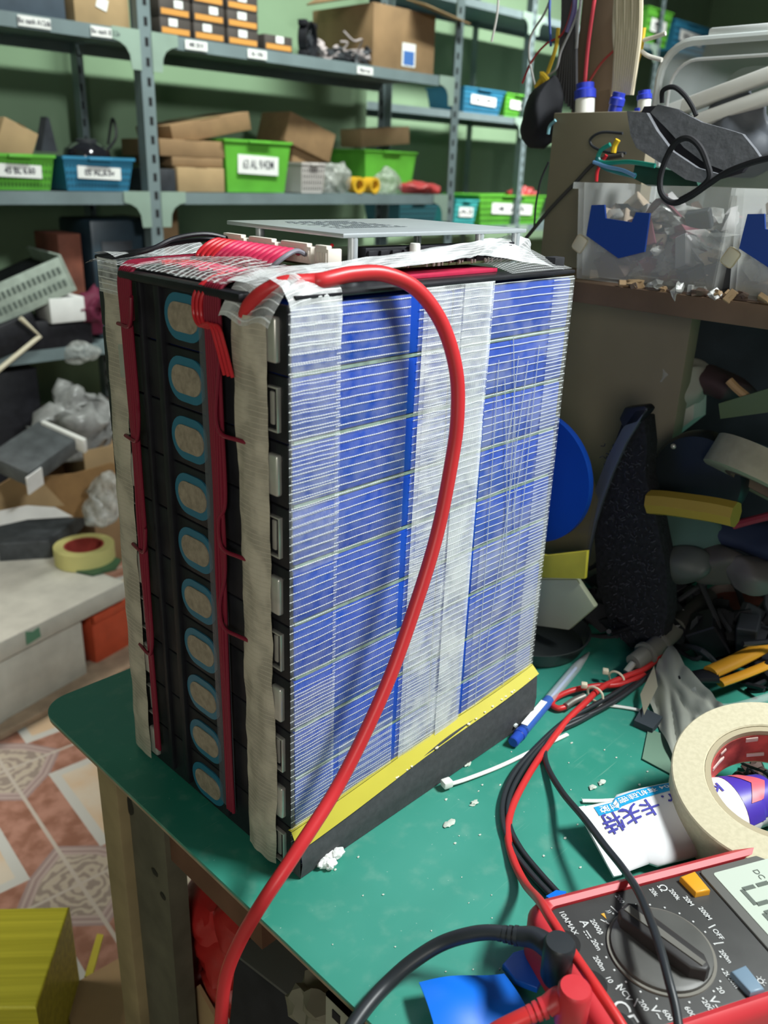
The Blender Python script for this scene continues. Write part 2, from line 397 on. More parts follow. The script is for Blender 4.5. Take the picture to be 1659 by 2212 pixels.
    def strip(x0, x1, z0, z1, dy, m, uo=0, vo=0, lean=0, name='filament_tape', wav=.0003):
        g = G()
        def fn(s, u):
            x = x0+(x1-x0)*s+lean*(1-u); z = z0+(z1-z0)*u
            return Vector((x, -dy-wav*(1+noise.noise(Vector((x*60, z*25, dy*4000)))), z))
        g.grid(fn, 14, 60, x1-x0, z1-z0, uo, z0+vo)
        return W(g, name, m, recalc=False)
    strip(-.0015, .0375, .003, .3985, .0004, F1, lean=-.002)
    strip(-.0012, .0372, .236, .3985, .0012, F2, .2, .0026)
    strip(.0002, .0350, .003, .150, .0012, F1, .4, .0023)
    strip(.0345, .0965, .024, .3975, .0004, F1, .6, .0035, lean=-.001)
    strip(.040, .0945, .024, .090, .0012, F2, .7, .001)
    strip(.1045, .1760, .018, .4005, .0004, F1, .8, .001, lean=-.006)
    strip(.1080, .1790, .018, .4005, .0012, F3, .15, .0029, lean=-.006)
    strip(.1120, .1450, .016, .4005, .0020, F2, .35, .004, lean=-.005)
    strip(.1460, .1755, .016, .4005, .0022, F3, .55, .0016, lean=-.002)
    strip(.1790, .2768, .012, .3985, .0004, F4, .33, .0021)
    strip(.2500, .2772, .012, .3985, .0012, F4, .44, .0042, lean=.001)
    strip(.1860, .2760, .012, .200, .0012, F4, .47, .0012)
    # creases in the rear sheet: short diagonal threads
    g = G()
    for xa, za, xb, zb in ((.190, .345, .196, .05), (.199, .33, .222, .18), (.226, .34, .205, .10), (.205, .36, .2295, .20), (.2385, .35, .2335, .03), (.215, .30, .218, .15), (.233, .31, .2245, .22), (.2135, .345, .2075, .26)):
        g.tube([(xa, -.0017, za), ((xa+xb)/2+.001, -.0019, (za+zb)/2), (xb, -.0017, zb)], .00035, 5, 10)
    W(g, 'tape_creases', mat('tape_thread_white', (.62, .68, .78), .5, alpha=.55))
    # ---- tape over the corner strips on the dark side
    FB = fibre('filament_stack', col=(.60, .54, .44), thin=.22, base=.60, hz=.32, pitch=.0034, boldw=.10, bold=.92, warp=.8, rough=.4)
    g = G()
    def nf(s, u):
        z = .004+.386*u; y = .0125+s*(.031+.002*math.sin(u*8))
        bul = .0065+.0025*math.sin(s*PI)+.0015*noise.noise(Vector((s*3, u*14, 0)))
        edge = -.003*math.exp(-((u-.2)/.12)**2)
        return Vector((-bul, y+edge+.0008*noise.noise(Vector((s, u*40, 4))), z))
    g.grid(nf, 14, 90, .033, .386); W(g, 'filament_tape', FB)
    g = G()
    def ff(s, u):
        z = .004+.388*u
        ang = s*1.25
        y = .176+.0285*math.sin(min(s*1.15, 1)*PI/2)-.004*u**2; x = -.0085+.0035*u+.005*s**3+.0012*noise.noise(Vector((s*3, u*16, 7)))
        return Vector((x, y+.001*noise.noise(Vector((s*2, u*25, 9))), z))
    g.grid(ff, 12, 80, .028, .388); W(g, 'filament_tape', FB)
    # corner wrap near the cable, from dark side over the top and down the blue side
    FC = fibre('filament_corner', thin=.5, base=.22, hz=.4, pitch=.0040, boldw=.10, warp=.7)
    g = G()
    prof = [(-.0010, .372), (-.0022, .392), (-.0012, .4035), (.006, .412), (.018, .4155), (.032, .4145)]
    def cf(s, u):
        P = prof; q = u*(len(P)-1); i = min(int(q), len(P)-2); f = q-i
        y = P[i][0]+(P[i+1][0]-P[i][0])*f; z = P[i][1]+(P[i+1][1]-P[i][1])*f
        return Vector((-.001+.0385*s, y+.0006*noise.noise(Vector((s*8, u*6, 1))), z-.0045*(1-s)**3*(1 if u > .3 else 0)))
    g.grid(cf, 16, 24, .038, .07); W(g, 'filament_tape', FC)
    g = G()
    def cg(s, u):      # wraps the near top corner on to the dark side
        a = u*PI/2; y = .004+.046*s
        return Vector((-.010+.022*math.sin(a)-.002*math.cos(a), y+.001*noise.noise(Vector((s*7, u*5, 3))), .386+.0255*(1-(1-math.sin(a))**1.5)+.002*math.sin(s*9)))
    g.grid(cg, 16, 14, .046, .045); W(g, 'filament_tape', FC)
    # raised bright strip along the front top edge
    FT = fibre('filament_top', thin=.55, base=.30, hz=.45, pitch=.0040, boldw=.10, bold=.95, warp=.6)
    FM = fibre('filament_mesh', thin=.0, base=.10, hz=.05, pitch=.0042, bold=.9, boldw=.055, warp=.5)
    near = [(-.003, .015, .404), (.02, .014, .405), (.045, .014, .407), (.065, .016, .4112), (.11, .017, .4118), (.17, .018, .4138), (.19, .020, .4150), (.222, .012, .4105), (.279, .004, .4020)]
    far = [(-.004, .052, .406), (.02, .045, .412), (.05, .032, .4145), (.10, .030, .4176), (.16, .030, .4212), (.211, .031, .4248), (.25, .036, .4256), (.275, .040, .4190), (.281, .050, .4045)]
    A = smoothpath(near, 8); B = smoothpath(far, 8)
    def tf(s, u):
        i = min(int(round(s*(len(A)-1))), len(A)-1); v = A[i].lerp(B[i], u)
        v.z += .0014*math.sin(u*PI)+.0011*noise.noise(Vector((s*22, u*3, 5))); return v
    g = G(); g.grid(tf, len(A)-1, 8, .29, .03); W(g, 'filament_tape', FT)
    g = G(); g.grid(lambda s, u: Vector((.203+.075*s, .002+.040*u, .4035+(.018*math.sin(u*PI*.5)*math.sin((s*.8+.1)*PI)))), 14, 10, .05, .08)
    W(g, 'filament_tape', FM)
    # sheet across the top of the dark side edge
    FN = fibre('filament_net', thin=.75, base=.06, hz=.04, pitch=.0036, fine=.0062, bold=.9, boldw=.038, warp=.9)
    def xf(s, u):
        y = .048+.165*s; x = -.0085+.058*u
        z = .4045+.0035*math.sin(u*PI*.8)+.007*math.sin(u*PI*.5)*max(0, 1-abs(s-.25)*2.2)+.0010*noise.noise(Vector((s*9, u*5, 2)))
        if s > .93: z -= (s-.93)*.05
        return Vector((x, y, z))
    g = G(); g.grid(xf, 40, 14, .165, .058); W(g, 'filament_tape', FN)
    g = G(); g.grid(lambda s, u: Vector((-.006+.073*s, .174+.029*u, .4085+.0025*math.sin(s*7+u*3)+(.012*math.sin(u*PI)*max(0, s-.55)))), 20, 8, .075, .036); W(g, 'filament_tape', FC)
    g = G()
    g.grid(lambda s, u: Vector((-.006+.001*s, .172+.029*s, .3835+.023*u)), 6, 5, .028, .023); W(g, 'filament_tape', FC)
    # ---- power cable
    pts = [(-.005, .034, .385), (-.0055, .029, .394), (-.002, .021, .4020), (.006, .013, .4075), (.022, .007, .4085)]
    for p, y in (((700, 605), .003), ((760, 592), .0), ((830, 592), -.005), ((900, 625), -.012), ((955, 700), -.02), ((985, 800), -.027), ((988, 900), -.03), ((975, 1000), -.03), ((945, 1150), -.03), ((900, 1300), -.03), ((835, 1480), -.03), ((740, 1680), -.03), ((640, 1840), -.036)):
        pts.append(on(1, y, *p))
    for p, x in (((570, 1945), -.052), ((520, 2030), -.062), ((488, 2110), -.070), ((478, 2200), -.074), ((474, 2300), -.076)): pts.append(on(0, x, *p))
    W(G().tube(pts, .0046, 18, 8), 'power_cable', M_red)
    # ---- balance wires down the dark side
    M_redd = mat('deep_red_wire', (.20, .010, .030), .4)
    def bundle(yc, zs, side, top):
        for i in range(7):
            y = yc+(i-3)*.0023; k = zs[i] if i < len(zs) else None
            P = [(top[0]+.02, y+.004, .4085), (.012, y+.002, .4065), (-.004, y, .4040), (-.0085, y, .395), (-.0085, y, .37)]
            zend = (k if k is not None else .02)
            z = .37
            while z-.05 > zend+.02:
                z -= .05; P.append((-.0082-.0006*math.sin(z*90+i), y+.0006*math.sin(z*60+i), z))
            if k is not None:
                P += [(-.0105, y-side*.004, k+.02), (-.0115, y-side*.003, k+.006), (-.0110, y+side*.002, k), (-.0095, y+side*.013, k-.0005), (-.0075, y+side*.022, k-.001)]
            else: P.append((-.008, y, zend))
            W(G().tube(P, .00135, 8, 6), 'balance_wire', M_redd)
    bundle(.0605, [.315, .237, .178], -1, (.04, 0))
    bundle(.1595, [.366, .286, .200, .112], 1, (.06, 0))
    for k in range(3):           # loose loops by the top of the near bundle
        y = .066+.004*k
        W(G().tube([(.01, y, .407), (-.003, y, .4035), (-.010, y+.002, .396), (-.0105, y+.003, .384), (-.0115, y-.004, .3785), (-.0125, y-.016, .381), (-.012, y-.021, .371), (-.009, y-.024, .352)], .0012, 8, 6), 'balance_wire', M_redw)
    # ---- control board on top
    A_, a5 = Vector((.072, .034)), math.radians(-3)
    B0 = TR((A_.x, A_.y, 0), (0, 0, a5)) @ Matrix.Diagonal((.89, .87, 1, 1))
    b = thing('control_board', '', ''); del b['label'], b['category']; b.parent = t
    b.location = Vector((0, 0, 0)) - t.location
    b2 = b
    def Wb(g, n, m, par=None, **k): 
        return wpart(g, n, m, par or b2, **k)
    g = G(); g.box((.0995, .077, .4296), (.199, .150, .0028), bev=.0006, M=B0)
    plate = Wb(g, 'heat_plate', M_alu)
    g = G()
    for x, y in ((.012, .006), (.145, .006), (.190, .006), (.012, .122), (.187, .122)): Wb(G().cyl(B0 @ Vector((x, y, .4105)), B0 @ Vector((x, y, .4285)), .0032, 16), 'standoff', M_alu)
    Wb(G().box((.100, .077, .4092), (.194, .150, .0018), M=B0), 'circuit_board', mat('pcb_green', (.10, .15, .07), .4, var=.3, scale=120))
    g = G(); g.box((.105, .010, .4165), (.165, .012, .0105), M=B0, bev=.0008)
    for i in range(14): g.box((.028+i*.0115, .0035, .4150), (.0085, .0035, .010), M=B0, bev=.0005)
    Wb(g, 'transistor', M_black)
    g = G()
    for i in range(60): g.box((random.uniform(.02, .185), random.uniform(-.001, .003), .4105), (.0012, .0012, random.uniform(.001, .0045)), M=B0)
    Wb(g, 'solder_pins', M_steel)['kind'] = 'stuff'
    g = G(); g.lathe([(.0038, .4135), (.0041, .4165), (.0041, .4225), (.0036, .424)], 20, B0 @ TR((.067, -.0005, 0))); Wb(g, 'capacitor', M_white)
    Wb(G().ball(B0 @ Vector((-.002, .012, .4235)), .0012), 'indicator_led', mat('led_red', (.7, .01, .02), .3))
    # engraved vent text block on the plate
    g = G()
    for i in range(9):
        for j in range(16):
            if random.random() < .8: g.box((.035+j*.0045, .05+i*.009, .4311), (.0030, .0045, .0002), M=B0)
    Wb(g, 'plate_print', mat('plate_print_grey', (.12, .14, .15), .6))
    conn = mat('ivory_connector', (.80, .74, .66), .45)
    for j, (ya, yb) in enumerate(((.006, .022), (.026, .066), (.070, .108), (.112, .144))):
        g = G(); g.box((-.004, (ya+yb)/2, .4165), (.0125, yb-ya, .0105), bev=.0008, M=B0)
        g.box((-.008, (ya+yb)/2, .4225), (.0050, (yb-ya)*.8, .0022), bev=.0005, M=B0)
        for q in range(int((yb-ya)/.0035)): g.box((-.0105, ya+.002+q*.0035, .4165), (.0015, .0016, .006), M=B0)
        Wb(g, 'connector', conn)
    for i in range(15):
        y = .032+i*.0074; m = M_pink if i < 11 else M_redw
        if i == 0: m = mat('grey_wire', (.22, .22, .26), .4)
        a = B0 @ Vector((-.0095, y, .4165)); e = .060+.0088*(i-2) if i > 1 else .052
        q = 1 if i < 11 else -1
        W(G().tube([a, a+Vector((-.010, -.002, .003)), a+Vector((-.021, -.003, -.0005)), a+Vector((-.027, .002*q, -.0070)), a+Vector((-.024, .008*q, -.0105)), (.012+.002*(i % 3), a.y+.004, .4062)], .00155, 8, 6), 'balance_wire', m)
    for i, (dy, lift) in enumerate(((0, .0), (.012, -.004))):
        a = B0 @ Vector((-.004, .135+dy*.5, .4185))
        W(G().tube([a, a+Vector((-.020, .004, .0045+lift)), a+Vector((-.042, .009, .002+lift)), a+Vector((-.062, .014, -.006)), (-.004, .192+dy, .406)], .0016, 8, 6), 'sense_wire', M_black)
battery()
# ------------------------------------------------------------------ metal racks and what stands on them
RY, RZ = 2.0, (.805, .389, -.03)
def upright(g, x, y, z0, z1, sx=1, sy=1):
    g.box((x, y, (z0+z1)/2), (.040, .003, z1-z0)); g.box((x-sx*.0185, y+sy*.019, (z0+z1)/2), (.003, .038, z1-z0))
    g.mi = 1; z = z0+.03
    while z < z1:
        g.box((x+.004*sx, y-.0019, z), (.011, .0008, .022), bev=.0); z += .05
    g.mi = 0
def rack(name, label, x_up, yf, yb, zs, z0, z1, cards, lip=.034):
    t = thing(name, label, 'shelving rack', ((x_up[0]+x_up[-1])/2, (yf+yb)/2, z0))
    for i, x in enumerate(x_up):
        for y, sy in ((yf, 1), (yb, -1)):
            g = G(); upright(g, x, y, z0, z1, 1 if i % 2 else -1, sy); wpart(g, 'upright', [M_grey, M_hole], t, smooth=False)
    for a, b in zip(x_up, x_up[1:]):
        for z in zs:
            g = G(); g.box(((a+b)/2, (yf+yb)/2, z-.004), (b-a-.006, yb-yf-.01, .004))
            for y in (yf+.002, yb-.006): g.box(((a+b)/2, y, z-lip/2), (b-a-.006, .003, lip))
            g.mi = 1
            for x in (a+.035, a+.055, b-.035, b-.055): g.box((x, yf+.0002, z-lip*.5), (.009, .0008, .007))
            wpart(g, 'shelf_board', [M_grey, M_hole], t, smooth=False)
            for sx, xe in ((1, a), (-1, b)):
                g = G(); L_ = .085; pts = [(0, 0), (L_, 0), (L_, -.022)]+[(L_-.052+.052*math.cos(q)*1, -.074+.052*math.sin(q)) for q in [PI/2*(1-k/6) for k in range(7)]][::1]
                pts = [(0, 0), (L_, 0), (L_, -.030), (.062, -.036), (.045, -.046), (.034, -.064), (.030, -.10), (0, -.10)]
                M = Matrix(((sx, 0, 0, xe+sx*.018), (0, 0, 1, yf-.0045), (0, 1, 0, z+.002), (0, 0, 0, 1)))
                wpart(g.prism(pts, 0, .002, M), 'gusset_plate', M_mint, t, smooth=False)
    for (x, z, wd, s) in cards:
        wpart(G().box((x, yf-.0035, z), (wd, .0012, .024)), 'shelf_card', M_paper, t)
        text(s, Matrix.Translation(-t.location) @ Matrix.Translation((x, yf-.0046, z)) @ Euler((PI/2, 0, 0)).to_matrix().to_4x4(), .017, M_ink, t, 'card_lettering', sx=.8, bold=.0004)
    return t
rack('metal_rack', 'grey slotted angle rack with pale mint corner plates holding green and blue bins', (-.2, 1.135, 2.47), RY, 2.4, RZ, -.75, 1.3,
     ((.82, .788, .085, 'Bo xanh A12dk'), (1.015, .788, .085, 'Bo xanh B 3.2v'), (1.30, .788, .075, 'MB 2019'), (1.52, .788, .072, 'Bo 100k'), (1.98, .786, .075, 'Mach sac')))
rack('metal_rack', 'paler slotted angle rack farther back, right of the nearer rack', (2.62, 3.95, 5.3), 2.75, 3.15, (1.27, .765, .205), -.75, 1.7,
     ((4.2, .748, .06, '2A'),))
def bin_(label, Y, x0, y0, x1, y1, zs, m, s=None, depth=.26, grp='plastic bins on the racks', name='plastic_bin', slots=True, tall=None, rz=0, bot=.88, mt=None):
    a, b = on(1, Y, x0, y1), on(1, Y, x1, y1); w_ = b.x-a.x; zt = on(1, Y, (x0+x1)/2, y0).z; h = (tall or zt-zs)
    t = thing(name, label, 'storage bin', ((a.x+b.x)/2, Y+depth/2, zs+.001), (0, 0, rz), grp)
    def ringv(k, z, inset=0):
        X, Y_ = w_/2*k-inset, depth/2*k-inset
        return [(-X, -Y_, z), (X, -Y_, z), (X, Y_, z), (-X, Y_, z)]
    g = G(); L = [ringv(bot, 0), ringv(1, h-.008), ringv(1.04, h-.008), ringv(1.04, h), ringv(1, h, .003), ringv(bot, .004, .003)]
    V = [[g.bm.verts.new(v) for v in r] for r in L]
    for A, B in zip(V, V[1:]):
        for k in range(4): g._f([A[k], A[(k+1) % 4], B[(k+1) % 4], B[k]])
    g._f(V[0][::-1]); g._f(V[-1])
    if slots:
        g.mi = 1; n = int(w_/.011)
        for i in range(n):
            for r in range(4):
                zz = h*(.16+.2*r); kk = (bot+(1-bot)*zz/h); xx = (i-(n-1)/2)*.011*kk
                g.box((xx, -depth/2*kk-.0002, zz), (.0045, .0016, h*.13))
    g.out('bin_body', [m, mt or mat(m.name+'_slot', tuple(c*.25 for c in m.node_tree.nodes['Principled BSDF'].inputs[0].default_value[:3]), .7)], t, smooth=False)
    if s:
        kk = bot+(1-bot)*.55; y = -depth/2*kk-.004
        G().box((0, y, h*.53), (w_*.62, .0015, h*.36), rot=(0, .03, 0)).out('label_card', M_paper, t, smooth=False)
        text(s, TR((0, y-.0012, h*.53), (PI/2, 0, 0)), h*.24, M_ink, t, 'label_lettering', sx=w_*.62/(h*.24)/max(1, len(s))/.62, bold=.0006)
    G().box((0, -depth/2*1.04-.004, h-.006), (w_*.34, .010, .009), bev=.003).out('grip', m, t)
    return t
BG = M_green
S2 = RZ[1]
bin_('lime green bin at the left end of the middle shelf, card reading 45', RY+.02, -30, 333, 122, 404, S2, M_green, '45 BL 6.60')
bin_('blue slotted bin beside the left lime bin, dark round device on it', RY+.02, 142, 340, 291, 403, S2, M_bblue, '05 AL,6.5v')
bin_('tall lime green bin with clipped handle beside stacked cartons', RY+.02, 489, 304, 628, 410, S2, M_green, '63 AL 9/42M', slots=False)
bin_('lime green bin behind the clear bags under a tan carton', RY+.16, 787, 326, 896, 408, S2, M_green, None, depth=.2, slots=False)
bin_('white ribbed tray beside the tall lime bin', RY+.02, 652, 352, 702, 411, S2, mat('offwhite_plastic', (.52, .48, .46), .5), None, depth=.15)
bin_('blue bin on the rear rack beside a green one', 2.77, 1000, 192, 1086, 246, .765, M_bblue, '2 A')
bin_('green bin on the rear rack, right of the blue bin', 2.77, 1090, 204, 1148, 250, .765, M_green, '3 B')
bin_('teal bin low on the rear rack above the battery', 2.77, 982, 432, 1030, 480, .205, mat('teal_plastic', (.06, .42, .42), .45), 'A2')
bin_('wide green bin low on the rear rack under a red bag', 2.77, 1033, 422, 1172, 482, .205, M_green, '4 AL')
bin_('green bin on the top rear shelf near the right edge', 2.77, 1392, 18, 1446, 88, 1.27, M_green, '5')
bin_('blue bin on the top rear shelf above the clear container', 2.77, 1452, 50, 1530, 92, 1.27, M_bblue, 'B 2')
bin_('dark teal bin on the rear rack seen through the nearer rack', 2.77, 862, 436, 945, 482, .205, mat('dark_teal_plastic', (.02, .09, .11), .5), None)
def carton(label, Y, x0, y0, x1, y1, zs, m=M_card, depth=.2, rot=(0, 0, 0), grp=None, lift=0, flap=False, cat='cardboard box', name='cardboard_box', tape=True):
    a, b = on(1, Y, x0, (y0+y1)/2), on(1, Y, x1, (y0+y1)/2); zt = on(1, Y, (x0+x1)/2, y0).z; w_ = b.x-a.x; h = zt-zs
    t = thing(name, label, cat, ((a.x+b.x)/2, Y+depth/2, zs+lift), rot, grp)
    G().box((0, 0, h/2), (w_, depth, h), bev=.003).out('box_body', m, t)
    if tape: G().box((0, -.0005, h+.0008), (w_*.25, depth*1.002, .001)).out('packing_tape', mat('tan_tape', (.30, .19, .09), .3), t)
    return t
carton('flat brown carton, lowest in the stack by the tall lime bin', RY+.02, 384, 362, 485, 409, S2, M_card2, .22, grp=None)
carton('brown carton, second from bottom in the stack by the tall lime bin', RY+.03, 372, 340, 482, 361, on(1, RY+.03, 430, 361).z, M_card, .22)
carton('tan carton, topmost level box beside the tall lime bin', RY+.03, 345, 303, 492, 339, on(1, RY+.03, 420, 340).z, M_card, .22)
carton('long thin carton tilted on the carton stack', RY+.05, 372, 255, 545, 285, on(1, RY+.05, 460, 296).z, mat('brown_carton_dark', (.24, .145, .07), .85, var=.1), .2, (0, math.radians(-11), 0))
carton('brown carton leaning behind the tall lime bin', RY+.12, 612, 262, 715, 330, on(1, RY+.12, 660, 335).z+.01, mat('brown_carton_dark', (.24, .145, .07), .85), .16, (0, math.radians(17), 0))
carton('squat brown carton behind the ribbed tray', RY+.14, 632, 320, 702, 405, S2, M_card, .14)
carton('small tan carton tilted on the rear lime bin', RY+.2, 782, 276, 886, 312, on(1, RY+.2, 830, 318).z+.006, M_card2, .12, (0, math.radians(-5), 0))
carton('dark carton at the foot of the carton stack by the rack post', RY+.02, 345, 365, 380, 409, S2, M_dark, .2, tape=False)
carton('open brown carton lying in the left lime bin', RY+.06, -20, 262, 58, 330, on(1, RY+.06, 20, 345).z, M_card2, .15, (0, math.radians(24), 0))
# top shelf
S1 = RZ[0]
carton('dark grey box on the top shelf at the left edge', RY+.03, -10, -60, 138, 28, S1, mat('slate_box', (.055, .075, .10), .7, var=.1), .2, tape=False)
c1 = carton('tan cardboard box with a torn white patch left of the rack post', RY+.03, 158, -60, 277, 48, S1, M_card2, .2)
G().box((-.0, -.1015, .055), (.032, .001, .028), rot=(0, .3, 0)).out('paper_patch', M_paper, c1)
c2 = carton('large open brown box with folded flaps near the right rack post', RY+.03, 806, 18, 940, 148, S1, M_card, .32, tape=False)
h2 = on(1, RY+.03, 870, 18).z-S1
G().box((.14, -.19, h2+.008), (.25, .10, .004), rot=(.25, .12, 0)).out('flap', M_card2, c2)
G().box((-.20, -.05, h2+.03), (.13, .26, .004), rot=(0, -.5, 0)).out('flap', M_card, c2)
G().box((.02, -.1618, .055), (.07, .001, .075)).out('sticker', M_paper, c2)
G().box((.02, -.1628, .045), (.055, .001, .045)).out('sticker_print', mat('print_blue', (.06, .16, .45), .6), c2)
def module_box(x0, y0, x1, y1, z, label):
    a, b = on(1, RY+.015, x0, y1), on(1, RY+.015, x1, y1); w_ = b.x-a.x-.003; h = .046
    t = thing('module_box', label, 'box', ((a.x+b.x)/2, RY+.075, z+.0008), (0, 0, 0), 'small dark boxes stacked on the top shelf')
    G().box((0, 0, h/2), (w_, .11, h), bev=.0015).out('box_body', mat('dark_brown_box', (.055, .045, .040), .7, var=.2), t)
    G().box((0, -.0556, h*.30), (w_*.9, .0008, h*.32)).out('orange_band', mat('orange_print', (.62, .28, .06), .6), t)
    G().box((random.uniform(-.1, .2)*w_, -.0560, h*.76), (w_*.28, .0008, h*.42)).out('white_sticker', M_paper, t)
    return t
cols = [(346, 414, 'left'), (419, 487, 'middle'), (492, 560, 'right')]
lv = ['lowest', 'second', 'third', 'fourth']
for ci, (x0, x1, cn) in enumerate(cols):
    for r in range(3 + (ci < 2)):
        module_box(x0, 0, x1, 40, S1+r*.0472, 'dark box with orange band, %s from the shelf in the %s stack' % (lv[r], cn))
module_box(572, 0, 634, 40, S1, 'single dark box with orange band beside the fan')
def fan(x0, y0, x1, y1, Y, label):
    c = on(1, Y, (x0+x1)/2, (y0+y1)/2); r = (on(1, Y, x1, y0)-on(1, Y, x0, y0)).length/2
    t = thing('cooling_fan', label, 'fan', (c.x, Y, S1+r*1.02), (0, 0, .5))
    g = G(); g.lathe([(r, -.015), (r, .015), (r*.9, .015), (r*.9, -.015)], 28, Euler((PI/2, 0, 0)).to_matrix().to_4x4(), closed=True)
    for s1 in (-1, 1):
        for s2 in (-1, 1): g.box((s1*r*.82, 0, s2*r*.82), (r*.35, .03, r*.35), bev=.003)
    g.out('frame', M_black, t)
    G().cyl((0, -.012, 0), (0, .012, 0), r*.3).out('hub', M_dark, t)
    for k in range(7):
        a = k*2*PI/7
        G().box((math.cos(a)*r*.58, 0, math.sin(a)*r*.58), (r*.56, .002, r*.34), rot=(.5, -a, 0)).out('blade', M_dark, t)
fan(638, 45, 692, 105, RY+.06, 'black square cooling fan standing beside the dark boxes')
def heap(name, label, cat, loc, n, spread, mats, r=.01, kind=None, seed=1, box=False, cords=.33):
    random.seed(seed); g = G()
    for i in range(n):
        c = (loc[0]+random.uniform(-1, 1)*spread[0], loc[1]+random.uniform(-1, 1)*spread[1], loc[2]+random.uniform(0, 1)*spread[2])
        g.mi = random.randrange(len(mats))
        if random.random() < (.6 if box else .25): g.box(c, [random.uniform(.5, 2.4)*r for _ in range(3)], rot=[random.uniform(0, 3) for _ in range(3)], bev=r*.08, seg=1)
        elif random.random() > cords: g.ball(c, r*random.uniform(.6, 1.4), (1, random.uniform(.4, 1.6), random.uniform(.35, 1)), 2, 1.1)
        else:
            p = Vector(c); P = [p]
            for _ in range(4): p = p+Vector([random.uniform(-1, 1)*r*2.4 for _ in range(3)]); p.z = max(p.z, loc[2]); P.append(p)
            g.tube(P, r*.16, 6, 5)
    g.mi = 0
    g.box((loc[0], loc[1], loc[2]+.0005), (spread[0]*1.6, spread[1]*1.6, .001))
    return tag(g.out(name, mats), label, cat, kind='stuff')
heap('cable_clutter', 'tangled black parts spilled between fan and large open box', 'clutter', (on(1, 2.1, 735, 110).x, 2.09, S1), 34, (.13, .05, .05), [M_black, M_dark, mat('pinkish_scrap', (.40, .34, .34), .5)], .02, seed=3)
# round dark device in the blue bin
def device():
    c = on(1, RY+.10, 195, 330)
    t = thing('round_device', 'black domed device with shiny top lying in the blue slotted bin', 'device', (c.x, RY+.12, c.z-.035))
    G().lathe([(.062, 0), (.068, .02), (.062, .045), (.040, .060), (.012, .066)], 28).out('dome', mat('gloss_black', (.012, .012, .016), .12, coat=.6), t)
    G().lathe([(.030, .060), (.030, .070), (.022, .072)], 20).out('lens_ring', M_dark, t)
    G().tube([(.05, 0, .03), (.09, -.01, .08), (.10, .02, .13), (.085, .03, .06)], .004, 8).out('cord', M_black, t)
device()
G_ = G(); c = on(1, RY+.1, 105, 310); G_.prism([(-.028, 0), (.03, 0), (.012, .085), (.004, .088)], -.012, .012, TR((c.x, RY+.12, S2+.10), (PI/2, 0, .3)))
tag(G_.out('plastic_wedge', M_dark), 'dark pointed plastic scrap sticking out of the left lime bin', 'scrap')
# clear bags with yellow rolls on the middle shelf
def bag(name, label, c, size, m, seed, cat='plastic bag', par=None, amt=.75):
    g = G(); g.ball((0, 0, 0), 1, size, 4, 0); o = g.out(name, m, par)
    for v in o.data.vertices:
        q = (nvec(v.co*14+Vector((seed, 0, 0)))+.45*nvec(v.co*38+Vector((0, seed, 0))))*min(size)*amt; v.co += q
        v.co.z = max(v.co.z, -size[2]*.82)
    o.location = c
    if not par: tag(o, label, cat)
    return o
x = on(1, RY+.05, 760, 390).x
bag('clear_bag', 'clear bag of pale parts left of the yellow tape rolls', (on(1, RY+.05, 722, 385).x, RY+.07, S2+.042), (.055, .05, .05), M_film, 1)
bag('clear_bag', 'clear crumpled bag right of the yellow tape rolls', (on(1, RY+.05, 838, 390).x, RY+.06, S2+.034), (.085, .05, .040), M_film, 2)
for i, px in enumerate((765, 797)):
    xx = on(1, RY+.03, px, 390).x
    o = G().lathe([(.018, -.022), (.028, -.022), (.028, .022), (.018, .022)], 24, closed=True).out('yellow_tape_roll', mat('yellow_tape', (.72, .42, .03), .4), None)
    o.location = (xx, RY+.02, S2+.0295); o.rotation_euler = (PI/2, 0, .12 if i else -.1)
    tag(o, ('left', 'right')[i]+' one of two yellow tape rolls on the middle shelf', 'tape roll', 'yellow tape rolls')
bag('red_bag', 'flat red plastic bag on the middle shelf beside the rack post', (on(1, RY+.05, 905, 412).x, RY+.05, S2+.020), (.10, .06, .022), mat('red_bag_film', (.42, .05, .05), .4), 5)
bag('red_bag', 'rounded red plastic bag on the wide green bin of the rear rack', (on(1, 2.85, 1136, 400).x, 2.87, .205+.125), (.085, .07, .070), MATS['red_bag_film'], 6)
# dark things on the lower left shelf of the near rack
S3 = RZ[2]
def crate():
    t = thing('parts_crate', 'pale grey slotted crate tilted on the lower shelf at the left edge', 'crate', (on(1, RY+.0, 28, 600).x, RY+.06, S3+.115), (0, -.36, -.12))
    m = mat('pale_slotted', (.36, .42, .36), .6, var=.2, scale=30)
    g = G(); g.box((0, -.06, .03), (.36, .008, .10), bev=.002)
    g.mi = 1
    for i in range(22):
        for r in range(2): g.box((-.155+i*.0148, -.0645, .012+r*.036), (.008, .002, .018))
    g.out('crate_front', [m, mat('slot_grey', (.12, .15, .13), .8)], t)
    G().box((0, .09, .02), (.36, .29, .06), bev=.004).out('crate_tray', M_dark, t)
    G().box((.176, .07, .04), (.008, .27, .09), bev=.002).out('crate_side', m, t)
crate()
t = thing('equipment_case', 'tall dark blue equipment case under the middle shelf by the rack post', 'case', (on(1, RY+.1, 255, 500).x, RY+.16, S3))
G().box((0, 0, .17), (.22, .2, .34), bev=.01).out('case_body', mat('navy_case', (.018, .035, .050), .4, var=.4, scale=8), t)
G().box((-.03, -.102, .17), (.10, .004, .22), bev=.001).out('front_panel', M_dark, t)
carton('rust brown carton between the dark case and the tilted crate', RY+.08, 130, 505, 180, 640, S3, mat('rust_box', (.16, .05, .03), .8, var=.4, scale=15), .15, tape=False)
carton('narrow rust carton behind the rack post, under the middle shelf', RY+.18, 300, 470, 325, 640, S3, MATS['rust_box'], .15, tape=False)
carton('brown carton behind the rack post beside the dark opening', RY+.15, 355, 452, 388, 620, S3, M_card, .12, tape=False)
